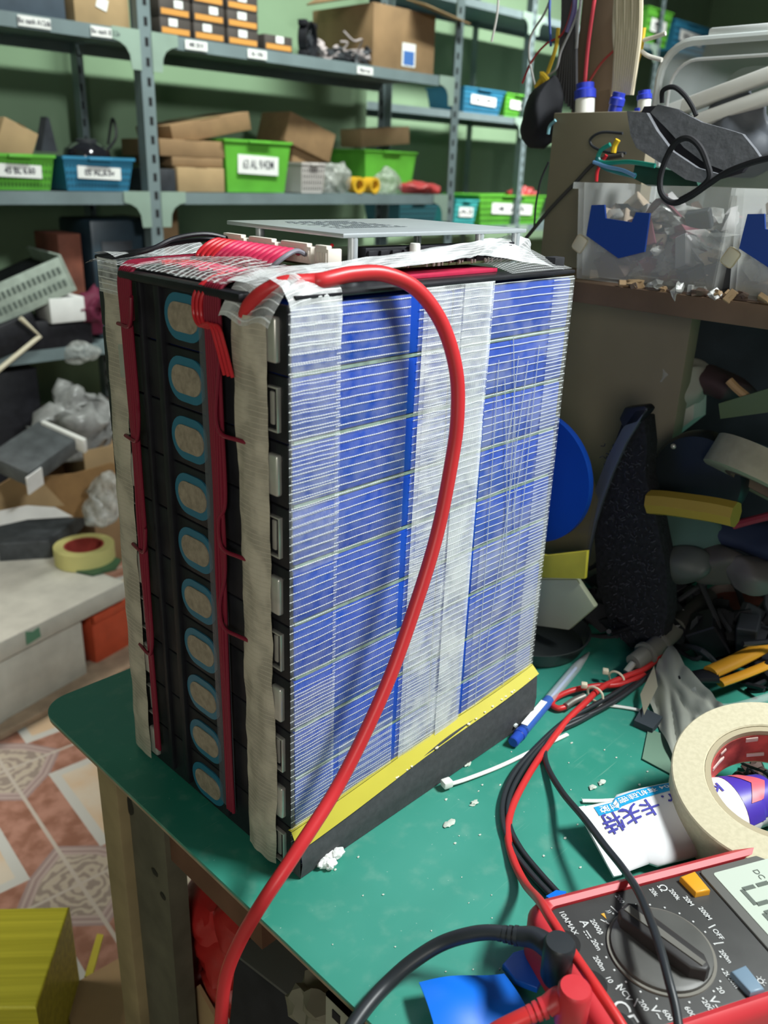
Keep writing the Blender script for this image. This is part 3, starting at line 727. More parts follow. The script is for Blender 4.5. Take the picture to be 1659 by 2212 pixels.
carton('white carton on the lower shelf beside the dark bag', RY-.02, 108, 643, 184, 690, S3+.072, M_paper, .10, tape=False, name='white_carton')
carton('black box on the lower shelf carrying the white carton', RY+.0, 60, 690, 200, 740, S3, M_black, .14, tape=False)
bag('maroon_bag', 'maroon bag on the lower shelf right of the white carton', (on(1, RY-.02, 212, 690).x, RY+.03, S3+.085), (.05, .05, .075), mat('maroon_cloth', (.13, .012, .04), .7), 8)
t = thing('instrument_case', 'open black instrument with pale bent rim on the lower shelf at the left', 'instrument', (on(1, RY, 30, 700).x, RY+.0, S3+.001), (0, -.3, 0))
G().box((0, .03, .05), (.15, .10, .08), bev=.004).out('case_body', M_black, t)
G().tube([(-.09, -.045, -.01), (.06, -.045, .03), (.030, -.045, .095)], .007, 8, smooth=False).out('rim', M_cream, t)
bag('white_foil_bag', 'grey crinkled bag hanging over the edge of the lower shelf', (on(1, RY-.02, 180, 735).x, RY-.005, S3-.02), (.055, .03, .045), M_film, 12)
bag('grey_foil_bag', 'long grey bag of small parts below the lower shelf', (on(1, 1.88, 165, 860).x, 1.90, -.235), (.11, .09, .10), mat('milky_bag', (.34, .34, .33), .25, alpha=.85, var=.3, bump=.6), 14)
# dark stand of crates under the near rack
for (px0, py0, px1, py1, Y, zb, m, lab) in (
    (-40, 800, 95, 1060, 2.05, -.75, M_black, 'large black case on the floor under the rack at the left edge'),
    (70, 880, 260, 1010, 2.285, -.75, mat('rust_brown_deep', (.10, .04, .025), .85, var=.3), 'rusty dark carton on the floor deep under the rack'),
    (195, 960, 330, 1120, 2.02, -.75, M_card, 'brown carton on the floor behind the pale bag')):
    carton(lab, Y, px0, py0, px1, py1, zb, m, .1 if Y > 2.2 else .22, tape=False)
t = thing('circuit_case', 'grey electronic case with white edges on top of the black floor case', 'electronics', (on(1, 1.85, 70, 985).x, 1.88, -.40), (.25, -.25, .35))
G().box((0, 0, .02), (.17, .12, .045), bev=.004).out('case_body', mat('case_grey', (.085, .095, .10), .5, var=.3), t)
G().box((.083, -.02, .03), (.012, .13, .04), bev=.002).out('white_edge', M_white, t)
G().box((-.07, -.062, .01), (.05, .004, .05)).out('side_card', M_paper, t)
t.location = (on(1, 1.62, 75, 985).x, 1.62, on(1, 1.62, 75, 985).z-.01)
# ------------------------------------------------------------------ polystyrene box group on the left
def foambox():
    an = math.radians(14)
    t = thing('polystyrene_box', 'low white polystyrene box with lid and faded green mark at the left', 'polystyrene box', (.27, 1.385, -.75), (0, 0, an))
    m = mat('polystyrene', (.50, .49, .43), .8, var=.12, scale=18, bump=.2)
    G().box((-.005, .22, .0825), (.53, .44, .165), bev=.006).out('box_body', m, t)
    G().box((.06, .22, .195), (.68, .46, .050), bev=.006).out('lid', m, t)
    G().prism([(-.02, 0), (.02, .004), (.018, .03), (0, .026), (-.018, .034)], 0, .001, TR((.112, -.011, .182), (PI/2, 0, 0))).out('green_mark', mat('faded_green', (.10, .24, .15), .8), t)
    g = G(); [g.prism([(0, 0), (.03, .005), (.024, .018), (-.004, .012)], 0, .0012, TR((px, py, .2205), (0, 0, r))) for px, py, r in ((-.03, .10, .3),)]
    g.out('yellow_tape_scrap', M_yel, t)
foambox()
FZ = -.75+.2215
def flatpoly(name, label, cat, pts, z, th, m, ctr=None, par=None, bev=0):
    P = [on(2, z, *p) for p in pts]; c = sum(P, Vector())/len(P)
    o = G().prism([(p.x-c.x, p.y-c.y) for p in P], 0, th, bev=bev).out(name, m, par)
    o.location = (c.x, c.y, z)
    if not par: tag(o, label, cat)
    return o
t = thing('orange_crate', 'orange red plastic crate right of the polystyrene box', 'crate', (.60, 1.575, -.75), (0, 0, math.radians(14)))
mo = mat('orange_red_plastic', (.50, .075, .03), .5, var=.1)
G().box((.02, 0, .080), (.17, .18, .158), bev=.008).out('crate_body', mo, t)
G().box((.02, -.094, .145), (.17, .010, .022), bev=.003).out('crate_rim', mo, t)
flatpoly('wooden_plank', 'pale plank lying on the floor in front of the orange crate', 'plank', [(170, 1445), (300, 1390), (300, 1440), (180, 1500), (0, 1600), (0, 1575)], -.745, .012, mat('dusty_plank', (.30, .22, .15), .8, var=.2))
flatpoly('black_tray', 'long dark grey slotted tray lying on the polystyrene box', 'tray', [(0, 1130), (60, 1118), (205, 1112), (150, 1170), (110, 1205), (0, 1212)], FZ, .05, mat('dark_grey_tray', (.05, .055, .06), .6, var=.3, scale=50), bev=.006)
c = on(2, FZ+.02, 183, 1195)
t = thing('tape_roll', 'pale yellow tape roll with red core on the polystyrene box', 'tape roll', (c.x, c.y, FZ))
G().lathe([(.052, 0), (.078, 0), (.078, .045), (.052, .045)], 36, closed=True).out('tape', mat('pale_yellow_tape', (.56, .52, .20), .6), t)
G().lathe([(.046, 0), (.0515, 0), (.0515, .044), (.046, .044)], 36, closed=True).out('core', mat('red_core', (.30, .04, .03), .7), t)
flatpoly('circuit_board', 'green bare circuit board in front of the yellow tape roll', 'circuit board', [(165, 1237), (180, 1226), (215, 1228), (235, 1203), (262, 1212), (250, 1232), (200, 1245)], FZ, .006, mat('pcb_dull_green', (.04, .10, .05), .5, var=.3))
flatpoly('paper_sheet', 'white crumpled paper under the dark tray', 'paper', [(0, 1110), (70, 1092), (150, 1100), (170, 1118), (60, 1128), (0, 1140)], FZ, .003, M_paper)
t = thing('cardboard_box', 'opened brown carton with raised flaps on the polystyrene box', 'cardboard box', (on(2, FZ, 120, 1100).x+.02, on(2, FZ, 120, 1100).y+.18, FZ), (0, 0, .2))
G().box((.05, .02, .07), (.34, .14, .14), bev=.002).out('box_body', M_card, t)
def ypoly(Y, pts, th, bev=0):
    P = [on(1, Y, *p) for p in pts]; b = bmesh.new(); f = b.faces.new([b.verts.new(p) for p in P])
    r = bmesh.ops.extrude_face_region(b, geom=[f])
    for v in r['geom']:
        if isinstance(v, bmesh.types.BMVert): v.co.y += th
    bmesh.ops.recalc_face_normals(b, faces=b.faces); return G().merge(b)
wpart(ypoly(1.66, [(-20, 1060), (25, 1032), (62, 1022), (95, 1045), (140, 1092), (60, 1100), (-20, 1125)], .005), 'flap', M_card2, t)
wpart(ypoly(1.70, [(55, 1036), (165, 1022), (242, 1000), (262, 1010), (262, 1118), (150, 1118), (100, 1080)], .005), 'flap', mat('brown_inner_card', (.25, .14, .055), .85, var=.1), t)
wpart(ypoly(1.64, [(-20, 1108), (60, 1092), (120, 1096), (158, 1116), (60, 1122), (-20, 1140)], .003), 'white_liner', M_paper, t)
wpart(ypoly(1.74, [(180, 975), (262, 958), (262, 1010), (185, 1018)], .005), 'flap', M_card2, t)
bag('clear_bag', 'clear crumpled wrap beside the battery pack, on the brown carton', (on(1, 1.62, 225, 1085).x, 1.62, on(1, 1.62, 225, 1085).z), (.05, .05, .07), M_film, 21)
flatpoly('yellow_leaf_scrap', 'torn yellow tape scrap lying on the tiled floor', 'scrap', [(0, 1530), (20, 1520), (88, 1520), (76, 1545), (42, 1540), (38, 1555), (0, 1548)], -.749, .003, M_yel)
# ------------------------------------------------------------------ yellow box, flaps, things under the bench
def yellowbox():
    z = -.46
    P = [on(2, z, *p) for p in ((-160, 1965), (150, 1958), (78, 2178), (-210, 2180))]; c = sum(P, Vector())/4
    t = thing('yellow_box', 'box wrapped in glossy yellow tape at the lower left corner', 'box', (c.x, c.y, -.75))
    m = bpy.data.materials.new('glossy_yellow_tape'); m.use_nodes = True; k = N(m); p = m.node_tree.nodes['Principled BSDF']
    tc = m.node_tree.nodes.new('ShaderNodeTexCoord'); mp = m.node_tree.nodes.new('ShaderNodeMapping'); mp.inputs['Scale'].default_value = (6, 6, 6)
    mp.inputs['Rotation'].default_value = (0, 0, math.atan2((P[1]-P[0]).y, (P[1]-P[0]).x)*-1); m.node_tree.links.new(tc.outputs['Object'], mp.inputs[0])
    mp2 = m.node_tree.nodes.new('ShaderNodeMapping'); mp2.inputs['Scale'].default_value = (.35, 14, 14); m.node_tree.links.new(mp.outputs[0], mp2.inputs[0])
    m.node_tree.links.new(k.mix(k.ss(k.noise(mp2.outputs[0], 1.5, 3), .3, .7), (.60, .55, .03), (.78, .72, .06)), p.inputs['Base Color']); p.inputs['Roughness'].default_value = .35
    h = z+.75
    wpart(G().prism([(q.x, q.y) for q in P], -.75, z, bev=.003), 'box_body', m, t, smooth=False)
    return t, c
yellowbox()
t = thing('cardboard_flap', 'bent tan cardboard piece beside the yellow box', 'cardboard', (.05, .48, -.75))
for pts, z, m in (([(132, 2145), (265, 2070), (305, 2085), (300, 2212), (320, 2290), (175, 2290)], -.60, M_card2), ([(150, 2160), (190, 2125), (180, 2260), (120, 2260)], -.61, M_card)):
    P = [on(2, z, *p) for p in pts]; wpart(G().prism([(p.x, p.y) for p in P], z, z+.004), 'panel', m, t)
wpart(G().box((.095, .455, -.68), (.12, .08, .138)), 'base', M_card, t)
flatpoly('yellow_strip', 'narrow yellow plastic strip standing behind the tan cardboard', 'strip', [(183, 2112), (210, 2020), (224, 2022), (200, 2112)], -.62, .003, M_yel)
MATS['x'] = None
def redbag():
    t = thing('red_plastic_bag', 'bundled red plastic bag stuffed under the bench edge', 'plastic bag', (.09, .06, -.3))
    m = mat('red_bag_gloss', (.42, .022, .02), .35, var=.1)
    for i, (px, py, r) in enumerate(((420, 2010, .038), (475, 1960, .036), (500, 2040, .036), (450, 2085, .038), (530, 1990, .03), (515, 2120, .035))):
        c = on(0, .064, px, py)
        g = G(); g.ball((0, 0, 0), r, (1, 1.1, 1), 3, .35); o = g.out('bag_fold', m, t); o.location = c-t.location
redbag()
c = on(0, .02, 560, 2140)
t = thing('black_case', 'matte black box with worn pale edge under the bench', 'case', (c.x+.06, c.y-.01, c.z-.08), (0, .15, .12))
G().box((0, 0, 0), (.12, .12, .15), bev=.005).out('case_body', M_blackm, t)
G().box((0, 0, .076), (.122, .122, .003), bev=.001).out('worn_edge', mat('worn_edge_grey', (.09, .09, .085), .7), t)
c = on(0, .03, 430, 2180)
t = thing('carton_scrap', 'pale carton scrap below the red plastic bag', 'cardboard', c)
o = G().box((0, 0, -.02), (.004, .05, .10), rot=(.5, 0, 0)).out('panel', M_card2, t)
G().tube([(-.012, .03, -.03), (-.014, 0, -.055), (-.012, -.05, -.06), (-.01, -.08, -.05)], .003, 8).out('strap', M_black, t)
c = on(0, .02, 690, 2170)
t = thing('crumpled_rag', 'pale crumpled scrap of paper hanging below the bench edge', 'scrap', c)
G().ball((0, 0, 0), .02, (1, 1.2, .8), 3, .8).out('paper_wad', mat('dull_paper', (.20, .19, .14), .8), t)
# ------------------------------------------------------------------ shelf stand at the right of the bench
def vpoly(X, pts, th, g=None, M=None, bev=0):
    """outline standing in the plane x=X, given real thickness along x"""
    P = [on(0, X, *p) for p in pts]; g = g or G()
    b = bmesh.new(); vs = [b.verts.new(p) for p in P]; f = b.faces.new(vs)
    r = bmesh.ops.extrude_face_region(b, geom=[f])
    for v in r['geom']:
        if isinstance(v, bmesh.types.BMVert): v.co.x += th
    bmesh.ops.recalc_face_normals(b, faces=b.faces)
    if bev: bmesh.ops.bevel(b, geom=b.edges[:], offset=bev, segments=2, affect='EDGES', profile=.5)
    g.merge(b); return g
def vthing(name, label, cat, X, pts, th, m, bev=0, base=None):
    o = vpoly(X, pts, th, bev=bev).out(name, m)
    c = sum((v.co for v in o.data.vertices), Vector())/len(o.data.vertices); c.z = min(v.co.z for v in o.data.vertices)
    o.data.transform(Matrix.Translation(-c)); o.location = c
    return tag(o, label, cat)
XS = .45
Ls = on(0, XS, 1232, 606); ZB = Ls.z
t = thing('shelf_stand', 'brown wooden shelf stand behind the battery pack carrying two clear bins', 'shelf', (.62, 0, .0005))
mw = mat('brown_ply', (.26, .225, .155), .7, var=.15, scale=6)
wpart(G().box((.575, .132, ZB/2-.01), (.022, .195, ZB-.02), bev=.001), 'side_panel', mw, t)
wpart(G().box((.575, .171, ZB+.08), (.022, .117, .16), bev=.001), 'upper_panel', mw, t)
wpart(G().box((.625, Ls.y-.20, ZB-.010), (.35, .40, .020), bev=.001), 'shelf_board', mat('brown_board_edge', (.17, .105, .065), .7, var=.25, scale=14), t)
wpart(G().box((.66, on(0, .66, 1300, 100).y, .42), (.02, .052, .84), bev=.001), 'post', mat('post_wood', (.22, .155, .10), .75, var=.15, scale=8), t)
wpart(G().box((.80, -.085, ZB/2-.01), (.012, .59, ZB-.02)), 'shade_board', mat('navy_shadow_board', (.030, .038, .055), .7, var=.4, scale=12), t)  # added dark board, its navy stands in for shade in the opening
def clearbin(y0, y1, label, seed, hp=1343):
    D, H = .16, .090; w_ = y0-y1; t = thing('clear_bin', label, 'storage bin', (XS+.012+D/2, (y0+y1)/2, ZB+.0008), (0, 0, 0), 'clear bins on the shelf stand')
    g = G(); R_ = []
    for k, z, i in ((.93, 0, 0), (1, H-.006, 0), (1.05, H-.006, 0), (1.05, H, 0), (.98, H, .002), (.91, .003, .002)):
        X, Y = D/2*k-i, w_/2*k-i; R_.append([g.bm.verts.new(v) for v in ((-X, -Y, z), (X, -Y, z), (X, Y, z), (-X, Y, z))])
    for A, B in zip(R_, R_[1:]):
        for k in range(4): g._f([A[k], A[(k+1) % 4], B[(k+1) % 4], B[k]])
    g._f(R_[0][::-1]); g._f(R_[-1]); g.out('bin_body', M_clear2, t, smooth=False)
    pts = [(-.034, .006), (-.032, .034), (-.018, .035), (-.015, .023), (.013, .021), (.016, .030), (.030, .030), (.030, -.004), (.004, -.012)]
    hy = on(0, XS+.012, hp, 480).y-(y0+y1)/2
    M = Matrix(((0, 0, 1, -D/2-.0035), (-1, 0, 0, hy), (0, 1, 0, .036), (0, 0, 0, 1)))
    G().prism(pts, -.0012, .0012, M).out('label_holder', mat('cobalt_plastic', (.02, .07, .36), .4), t, smooth=False)
    G().box((-D/2-.0045, hy+.040, .034), (.004, .013, .016), bev=.003, rot=(.5, 0, 0)).out('latch', M_cream, t)
    return t
ya = on(0, XS+.012, 1236, 500).y; yb = on(0, XS+.012, 1572, 500).y
clearbin(ya-.002, yb+.001, 'left of the two clear bins on the shelf stand, full of dull scraps', 1)
clearbin(yb-.003, yb-.165, 'right clear bin on the shelf stand, cut by the photo edge', 2, 1700)
mats_sc = [mat('scrap_grey', (.36, .35, .35), .5), mat('scrap_beige', (.42, .33, .24), .6), mat('scrap_brown', (.12, .08, .06), .7), M_film, mat('scrap_maroon', (.16, .03, .05), .6), M_dark]
heap('scrap_pile', 'dull mixed scraps filling the left clear bin', 'scraps', (XS+.09, (ya+yb)/2, ZB+.006), 150, (.052, .068, .060), mats_sc, .013, seed=11, cords=.06)
heap('scrap_pile', 'pale bags and scraps filling the right clear bin', 'scraps', (XS+.09, yb-.084, ZB+.006), 110, (.052, .066, .066), [M_film, mats_sc[1], mats_sc[0], M_film, mats_sc[3]], .014, seed=12, cords=.06)
heap('shelf_offcuts', 'thin wooden sticks and plastic bits lying along the shelf stand edge', 'offcuts', (XS+.006, yb-.03, ZB+.001), 26, (.003, .12, .003), [mats_sc[2], mat('stick_wood', (.42, .28, .15), .7), M_film], .006, seed=13, cords=.15)
# large clear container lying on its side behind the bins
def container():
    X = .66; top = on(0, X, 1560, 84); left = on(0, X, 1420, 200); y0 = left.y; y1 = y0-.27; z1 = top.z; z0 = ZB+.006
    t = thing('clear_container', 'large clear plastic container on its side behind the clear bins', 'container', (X+.07, (y0+y1)/2, ZB+.001))
    def loop(y0, y1, z0, z1, r, X, n=7):
        P = []
        for cy, cz, a0 in ((y0-r, z1-r, 0), (y1+r, z1-r, PI/2), (y1+r, z0+r, PI), (y0-r, z0+r, 3*PI/2)):
            for k in range(n): a = a0+PI/2*k/(n-1); P.append(Vector((X, cy+r*math.cos(a), cz+r*math.sin(a))))
        return P
    L1 = loop(y0, y1, z0, z1, .035, X)
    def ringt(L, r): return G().tube(L+[L[0]], r, 8, smooth=False)
    wpart(ringt(L1, .0045), 'rim', mat('milky_rim', (.72, .77, .76), .25, alpha=.75), t)
    wpart(ringt(loop(y0-.016, y1+.016, z0+.012, z1-.018, .028, X-.004), .0018), 'inner_rim', mat('milky_rim_inner', (.80, .83, .83), .25, alpha=.85), t)
    g = G(); L2 = loop(y0-.012, y1+.012, z0+.01, z1-.012, .03, X+.13)
    A = [g.bm.verts.new(p) for p in L1]; B = [g.bm.verts.new(p) for p in L2]
    for k in range(len(A)): g._f([A[k], A[(k+1) % len(A)], B[(k+1) % len(A)], B[k]])
    g._f(B); wpart(g, 'shell', mat('container_shell', (.74, .80, .80), .15, alpha=.22), t)
    wpart(G().box((X+.01, y0-.085, z1+.007), (.016, .075, .010), bev=.003), 'handle', MATS['milky_rim_inner'], t)
    return X, y0, z1
cx, cy0, cz1 = container()
t = thing('white_ribbed_bar', 'white ribbed plastic bar lying inside the clear container', 'bar', on(0, .72, 1560, 200))
for dz in (0, -.022): 
    M = TR((0, 0, dz), (-.30, 0, 0)); G().box((0, 0, 0), (.02, .17, .015), bev=.003, M=M).out('rail', M_white, t)
c = on(0, .74, 1590, 300)
bag('dark_parts_bag', 'dark grey bag of parts seen inside the clear container', (c.x, c.y, c.z), (.03, .06, .05), mat('slate_bag', (.10, .11, .13), .5), 31)
# grey foam sheet folded over the bins
t = thing('grey_foam_sheet', 'folded grey foam sheet lying over the clear bins', 'foam sheet', on(0, .50, 1480, 330))
mf = mat('grey_foam', (.145, .15, .165), .95, var=.12, scale=120, bump=.3, spec=.05); mfd = mat('foam_cut_edge', (.03, .03, .036), .95, spec=.05)
def foam(X, pts, th, nm, m, tilt):
    g = vpoly(X, pts, th); o = g.out(nm, m, None, smooth=False)
    z0 = min(v.co.z for v in o.data.vertices)
    for v in o.data.vertices: v.co.x += (v.co.z-z0)*tilt
    o.data.transform(Matrix.Translation(-t.location)); o.parent = t
foam(.478, [(1398, 222), (1440, 232), (1500, 262), (1552, 276), (1592, 288), (1622, 320), (1645, 348), (1600, 362), (1563, 368), (1520, 352), (1470, 318), (1425, 275), (1385, 240)], .006, 'upper_fold', mf, .35)
foam(.486, [(1366, 226), (1400, 224), (1445, 262), (1490, 300), (1550, 340), (1612, 352), (1600, 372), (1548, 388), (1490, 372), (1430, 335), (1385, 290), (1358, 250)], .006, 'cut_edge', mfd, .35)
foam(.466, [(1328, 236), (1372, 240), (1400, 280), (1440, 325), (1500, 362), (1550, 376), (1528, 398), (1480, 388), (1420, 352), (1362, 318), (1345, 290)], .006, 'lower_fold', mf, .35)
def vcable(name, label, X, pts, r, m, cat='cable', group=None, dx=None):
    P = [on(0, X+(dx[i] if dx else 0), *p) for i, p in enumerate(pts)]
    o = G().tube(P, r, 8, 8).out(name, m); c = P[0].copy(); o.data.transform(Matrix.Translation(-c)); o.location = c
    return tag(o, label, cat, group)
vcable('black_cable', 'thick black cable looped over the grey foam sheet', .448, [(1665, 340), (1620, 352), (1570, 372), (1530, 398), (1490, 425), (1455, 438), (1430, 420), (1426, 385), (1440, 340), (1460, 308), (1487, 298), (1512, 318), (1528, 355), (1532, 385), (1505, 412), (1470, 432)], .0027, M_blackm)
vcable('black_cable', 'small arched black cable behind the grey foam sheet', .50, [(1430, 222), (1432, 196), (1455, 188), (1478, 205), (1495, 230), (1504, 250)], .0022, M_blackm)
vcable('grey_cable', 'thin grey cable looping from the panel top down to the left', .545, [(1352, 331), (1310, 328), (1280, 316), (1276, 300), (1300, 286), (1345, 288)], .0014, M_dark)
vcable('dark_cable', 'straight dark cable slanting down across the brown panel', .54, [(1345, 335), (1290, 348), (1240, 398), (1190, 450), (1140, 510), (1110, 545)], .0022, mat('dull_dark_cable', (.06, .055, .05), .6))
vcable('black_cable', 'thin black wire hanging along the left edge of the brown panel', .55, [(1185, 350), (1168, 390), (1158, 440), (1154, 490)], .0011, M_blackm)
teal = mat('teal_wire', (.02, .32, .24), .4)
vcable('teal_wire', 'teal wire lying across the brown panel front, upper bend', .50, [(1318, 312), (1298, 325), (1292, 345), (1310, 352), (1360, 350), (1415, 358)], .0022, teal)
vcable('teal_wire', 'darker teal wire curling under the upper teal one', .50, [(1290, 340), (1300, 358), (1330, 370), (1372, 380)], .0026, mat('deep_teal_wire', (.01, .20, .22), .4))
vcable('pale_blue_wire', 'short pale blue wire beside the teal wires', .495, [(1282, 350), (1310, 360), (1345, 368), (1372, 380)], .0018, mat('pale_blue_wire', (.16, .34, .62), .4))
vcable('yellow_wire', 'short yellow wire end above the teal wires', .52, [(1335, 302), (1328, 315), (1325, 330)], .0028, mat('yellow_wire', (.75, .48, .02), .4))
vthing('green_board', 'dark green board piece lying behind the looped black cable', 'board', .515, [(1372, 352), (1420, 362), (1500, 378), (1508, 402), (1400, 402), (1366, 384)], .02, mat('deep_green_board', (.02, .07, .05), .4))
vcable('red_wire', 'short red wire end below the teal wires', .53, [(1310, 335), (1292, 365), (1288, 392)], .0018, M_redw)
# markers behind the panel top
def marker(px, py0, py1, wpx, body, cap, label, X=.60, lean=0, stripe=True):
    a, b = on(0, X, px, py0), on(0, X, px+lean, py1); r = (on(0, X, px+wpx/2, py0)-a).length
    t = thing('marker_pen', label, 'marker', b, (0, 0, 0), 'marker pens behind the brown panel')
    d = a-b
    G().cyl((0, 0, -.02), d*.70, r).out('barrel', body, t)
    G().lathe([(r*1.12, 0), (r*1.12, d.length*.16), (r*.92, d.length*.2), (r*.92, d.length*.30), (r*.5, d.length*.31)], 20, Matrix.Translation(d*.70) @ d.to_track_quat('Z', 'Y').to_matrix().to_4x4()).out('cap', cap, t)
    if stripe: G().box((-r*.9, .006, d.z*.20), (.004, r*.9, d.z*.42), bev=.001).out('blue_print', cap, t)
mb = mat('marker_blue', (.03, .05, .48), .35)
marker(1264, 180, 290, 36, M_white, mb, 'white marker with blue cap standing behind the brown panel')
marker(1338, 200, 290, 26, mb, mb, 'all blue marker leaning beside the white one', lean=-24, stripe=False)
marker(1392, 196, 260, 26, M_white, mb, 'pale capped marker mostly behind the grey foam', X=.59)
bag('cloth_bundle', 'black cloth bundle between rear rack and white marker', on(0, .62, 1176, 252), (.025, .034, .042), mat('black_cloth', (.016, .017, .022), .8), 43, amt=.8)
vcable('pale_blue_clip', 'small pale blue clip end at the panel corner', .56, [(1200, 260), (1188, 272), (1184, 290)], .0018, mat('pale_teal', (.20, .42, .48), .5), cat='clip')
# hanging wires
HW = [('grey_wire', 'long grey wire bowed far left among the hanging wires', [(1202, -40), (1178, 25), (1148, 75), (1143, 120), (1152, 170), (1163, 215)], .0013, 'gw', (.42, .42, .40)),
      ('blue_wire', 'straight blue wire among the hanging wires', [(1190, -40), (1187, 30), (1190, 100)], .0015, 'bw', (.05, .10, .38)),
      ('white_wire', 'short white wire end hanging alone above the rear rack', [(1078, -30), (1074, 30), (1062, 90)], .0014, 'ww', (.62, .60, .56)),
      ('red_wire', 'red wire curving left of the wooden post', [(1245, -40), (1232, 30), (1213, 75), (1180, 95), (1150, 130), (1128, 180)], .0012, 'rw', (.42, .03, .04)),
      ('red_wire', 'thick red wire hanging in front of the wooden post', [(1290, -40), (1275, 60), (1268, 120), (1263, 182)], .0022, 'rw2', (.50, .04, .06)),
      ('red_wire', 'thin red wire slanting across the wooden post', [(1365, 55), (1340, 95), (1300, 135), (1270, 180)], .0013, 'rw3', (.46, .06, .05)),
      ('yellow_wire', 'yellow wire hanging down to the yellow knot', [(1206, 60), (1200, 105), (1180, 165)], .0022, 'yw', (.62, .42, .03)),
      ('yellow_wire', 'long yellow wire right of the white cable bundle', [(1390, 60), (1382, 110), (1368, 150), (1350, 195), (1340, 210)], .0030, 'yw2', (.62, .42, .03)),
      ('grey_wire', 'grey wire hanging just left of the wooden post', [(1260, -40), (1250, 40), (1245, 105)], .0016, 'gw2', (.34, .34, .35)),
      ('grey_wire', 'pale grey wire sloping into the dark wire bundle', [(1255, 10), (1235, 60), (1212, 110), (1200, 150), (1170, 170)], .0013, 'gw3', (.40, .40, .40)),
      ('white_wire', 'white wire end sticking right from the bundle', [(1350, 60), (1372, 88), (1400, 84), (1438, 72)], .0022, 'ww2', (.66, .64, .56)),
      ('white_wire', 'white wire sweeping down right from the bundle to frayed end', [(1338, -30), (1350, 40), (1370, 90), (1395, 118), (1430, 130)], .0022, 'ww3', (.66, .64, .58)),
      ('white_wire', 'white wire crossing the bundle and hanging to the marker', [(1330, -30), (1326, 60), (1330, 120), (1345, 190)], .0018, 'ww4', (.62, .58, .46)),
      ('purple_wire', 'purple wires hanging near the post top', [(1242, -30), (1240, 20), (1225, 70)], .0030, 'pw', (.12, .10, .24))]
for n, lab, pts, r, mn, c in HW: vcable(n, lab, .62, pts, r, mat('hang_'+mn, c, .5), cat='wire')
g = G()
for i in range(10): g.tube([on(0, .61+.002*(i % 3), 1334+i*5.6, -40), on(0, .61, 1334+i*5.4, 60), on(0, .612, 1330+i*5.0, 130), on(0, .615, 1326+i*4.2, 205)], .0026, 6, 6)
tag(g.out('white_cable_bundle', mat('cream_cable', (.66, .58, .42), .5)), 'bundle of cream cables hanging beside the wooden post', 'cable bundle')
g = G()
for i in range(9): g.tube([on(0, .64, 1216+i*3.4, -40), on(0, .64, 1214+i*3.8, 60), on(0, .64, 1205+i*5, 150+i*3), on(0, .64, 1198+i*6, 200+i*6)], .0016, 6, 6)
tag(g.out('dark_cable_bundle', mat('dark_wire', (.05, .05, .055), .6)), 'bundle of thin dark wires hanging left of the wooden post', 'cable bundle')
g = G(); K = [on(0, .61, *p) for p in ((1158, 190), (1172, 172), (1180, 180), (1170, 160), (1186, 178), (1196, 202))]
g.tube(K, .0034, 8, 6); tag(g.out('yellow_knot', MATS['hang_yw']), 'yellow knotted strap at the end of the hanging yellow wire', 'strap')
# ------------------------------------------------------------------ dim clutter below the shelf stand
c = on(0, .425, 1150, 1030); R_ = (on(0, .425, 1276, 1030)-c).length
t = thing('blue_film_roll', 'upright blue film disc with yellow lower strip behind the battery pack', 'film roll', (.425, c.y, .001))
G().lathe([(R_, -.004), (R_, .004), (.001, .004), (.001, -.004)], 64, TR((0, 0, c.z), (0, PI/2, 0)), closed=True).out('film', mat('cobalt_film', (.008, .075, .48), .3, var=.1, scale=12), t)
a, b = on(0, .40, 1100, 1188), on(0, .40, 1268, 1250)
wpart(vpoly(.400, [(1090, 1184), (1180, 1200), (1268, 1190), (1263, 1251), (1090, 1246)], .005, bev=.001), 'yellow_strip', mat('amber_yellow', (.60, .52, .05), .4, var=.2, scale=18), t)
wpart(vpoly(.442, [(1160, 1120), (1262, 1000), (1290, 1080), (1268, 1192), (1160, 1192)], .006), 'clear_cover', mat('dark_clear', (.20, .17, .10), .15, alpha=.55), t)
wpart(vpoly(.402, [(1100, 1252), (1245, 1252), (1285, 1312), (1228, 1362), (1140, 1350), (1100, 1330)], .008, bev=.002), 'sage_base', mat('sage_cap', (.42, .45, .31), .6), t)
c = on(2, 0, 1225, 1375); 
o = G().lathe([(.001, .003), (.055, .003), (.062, .018), (.060, .018), (.054, .001), (.001, .001)], 40).out('dark_dish', mat('smoked_plastic', (.03, .035, .035), .25)); o.location = (.395, c.y+.02, .001)
tag(o, 'smoked round dish under the film roll', 'dish')
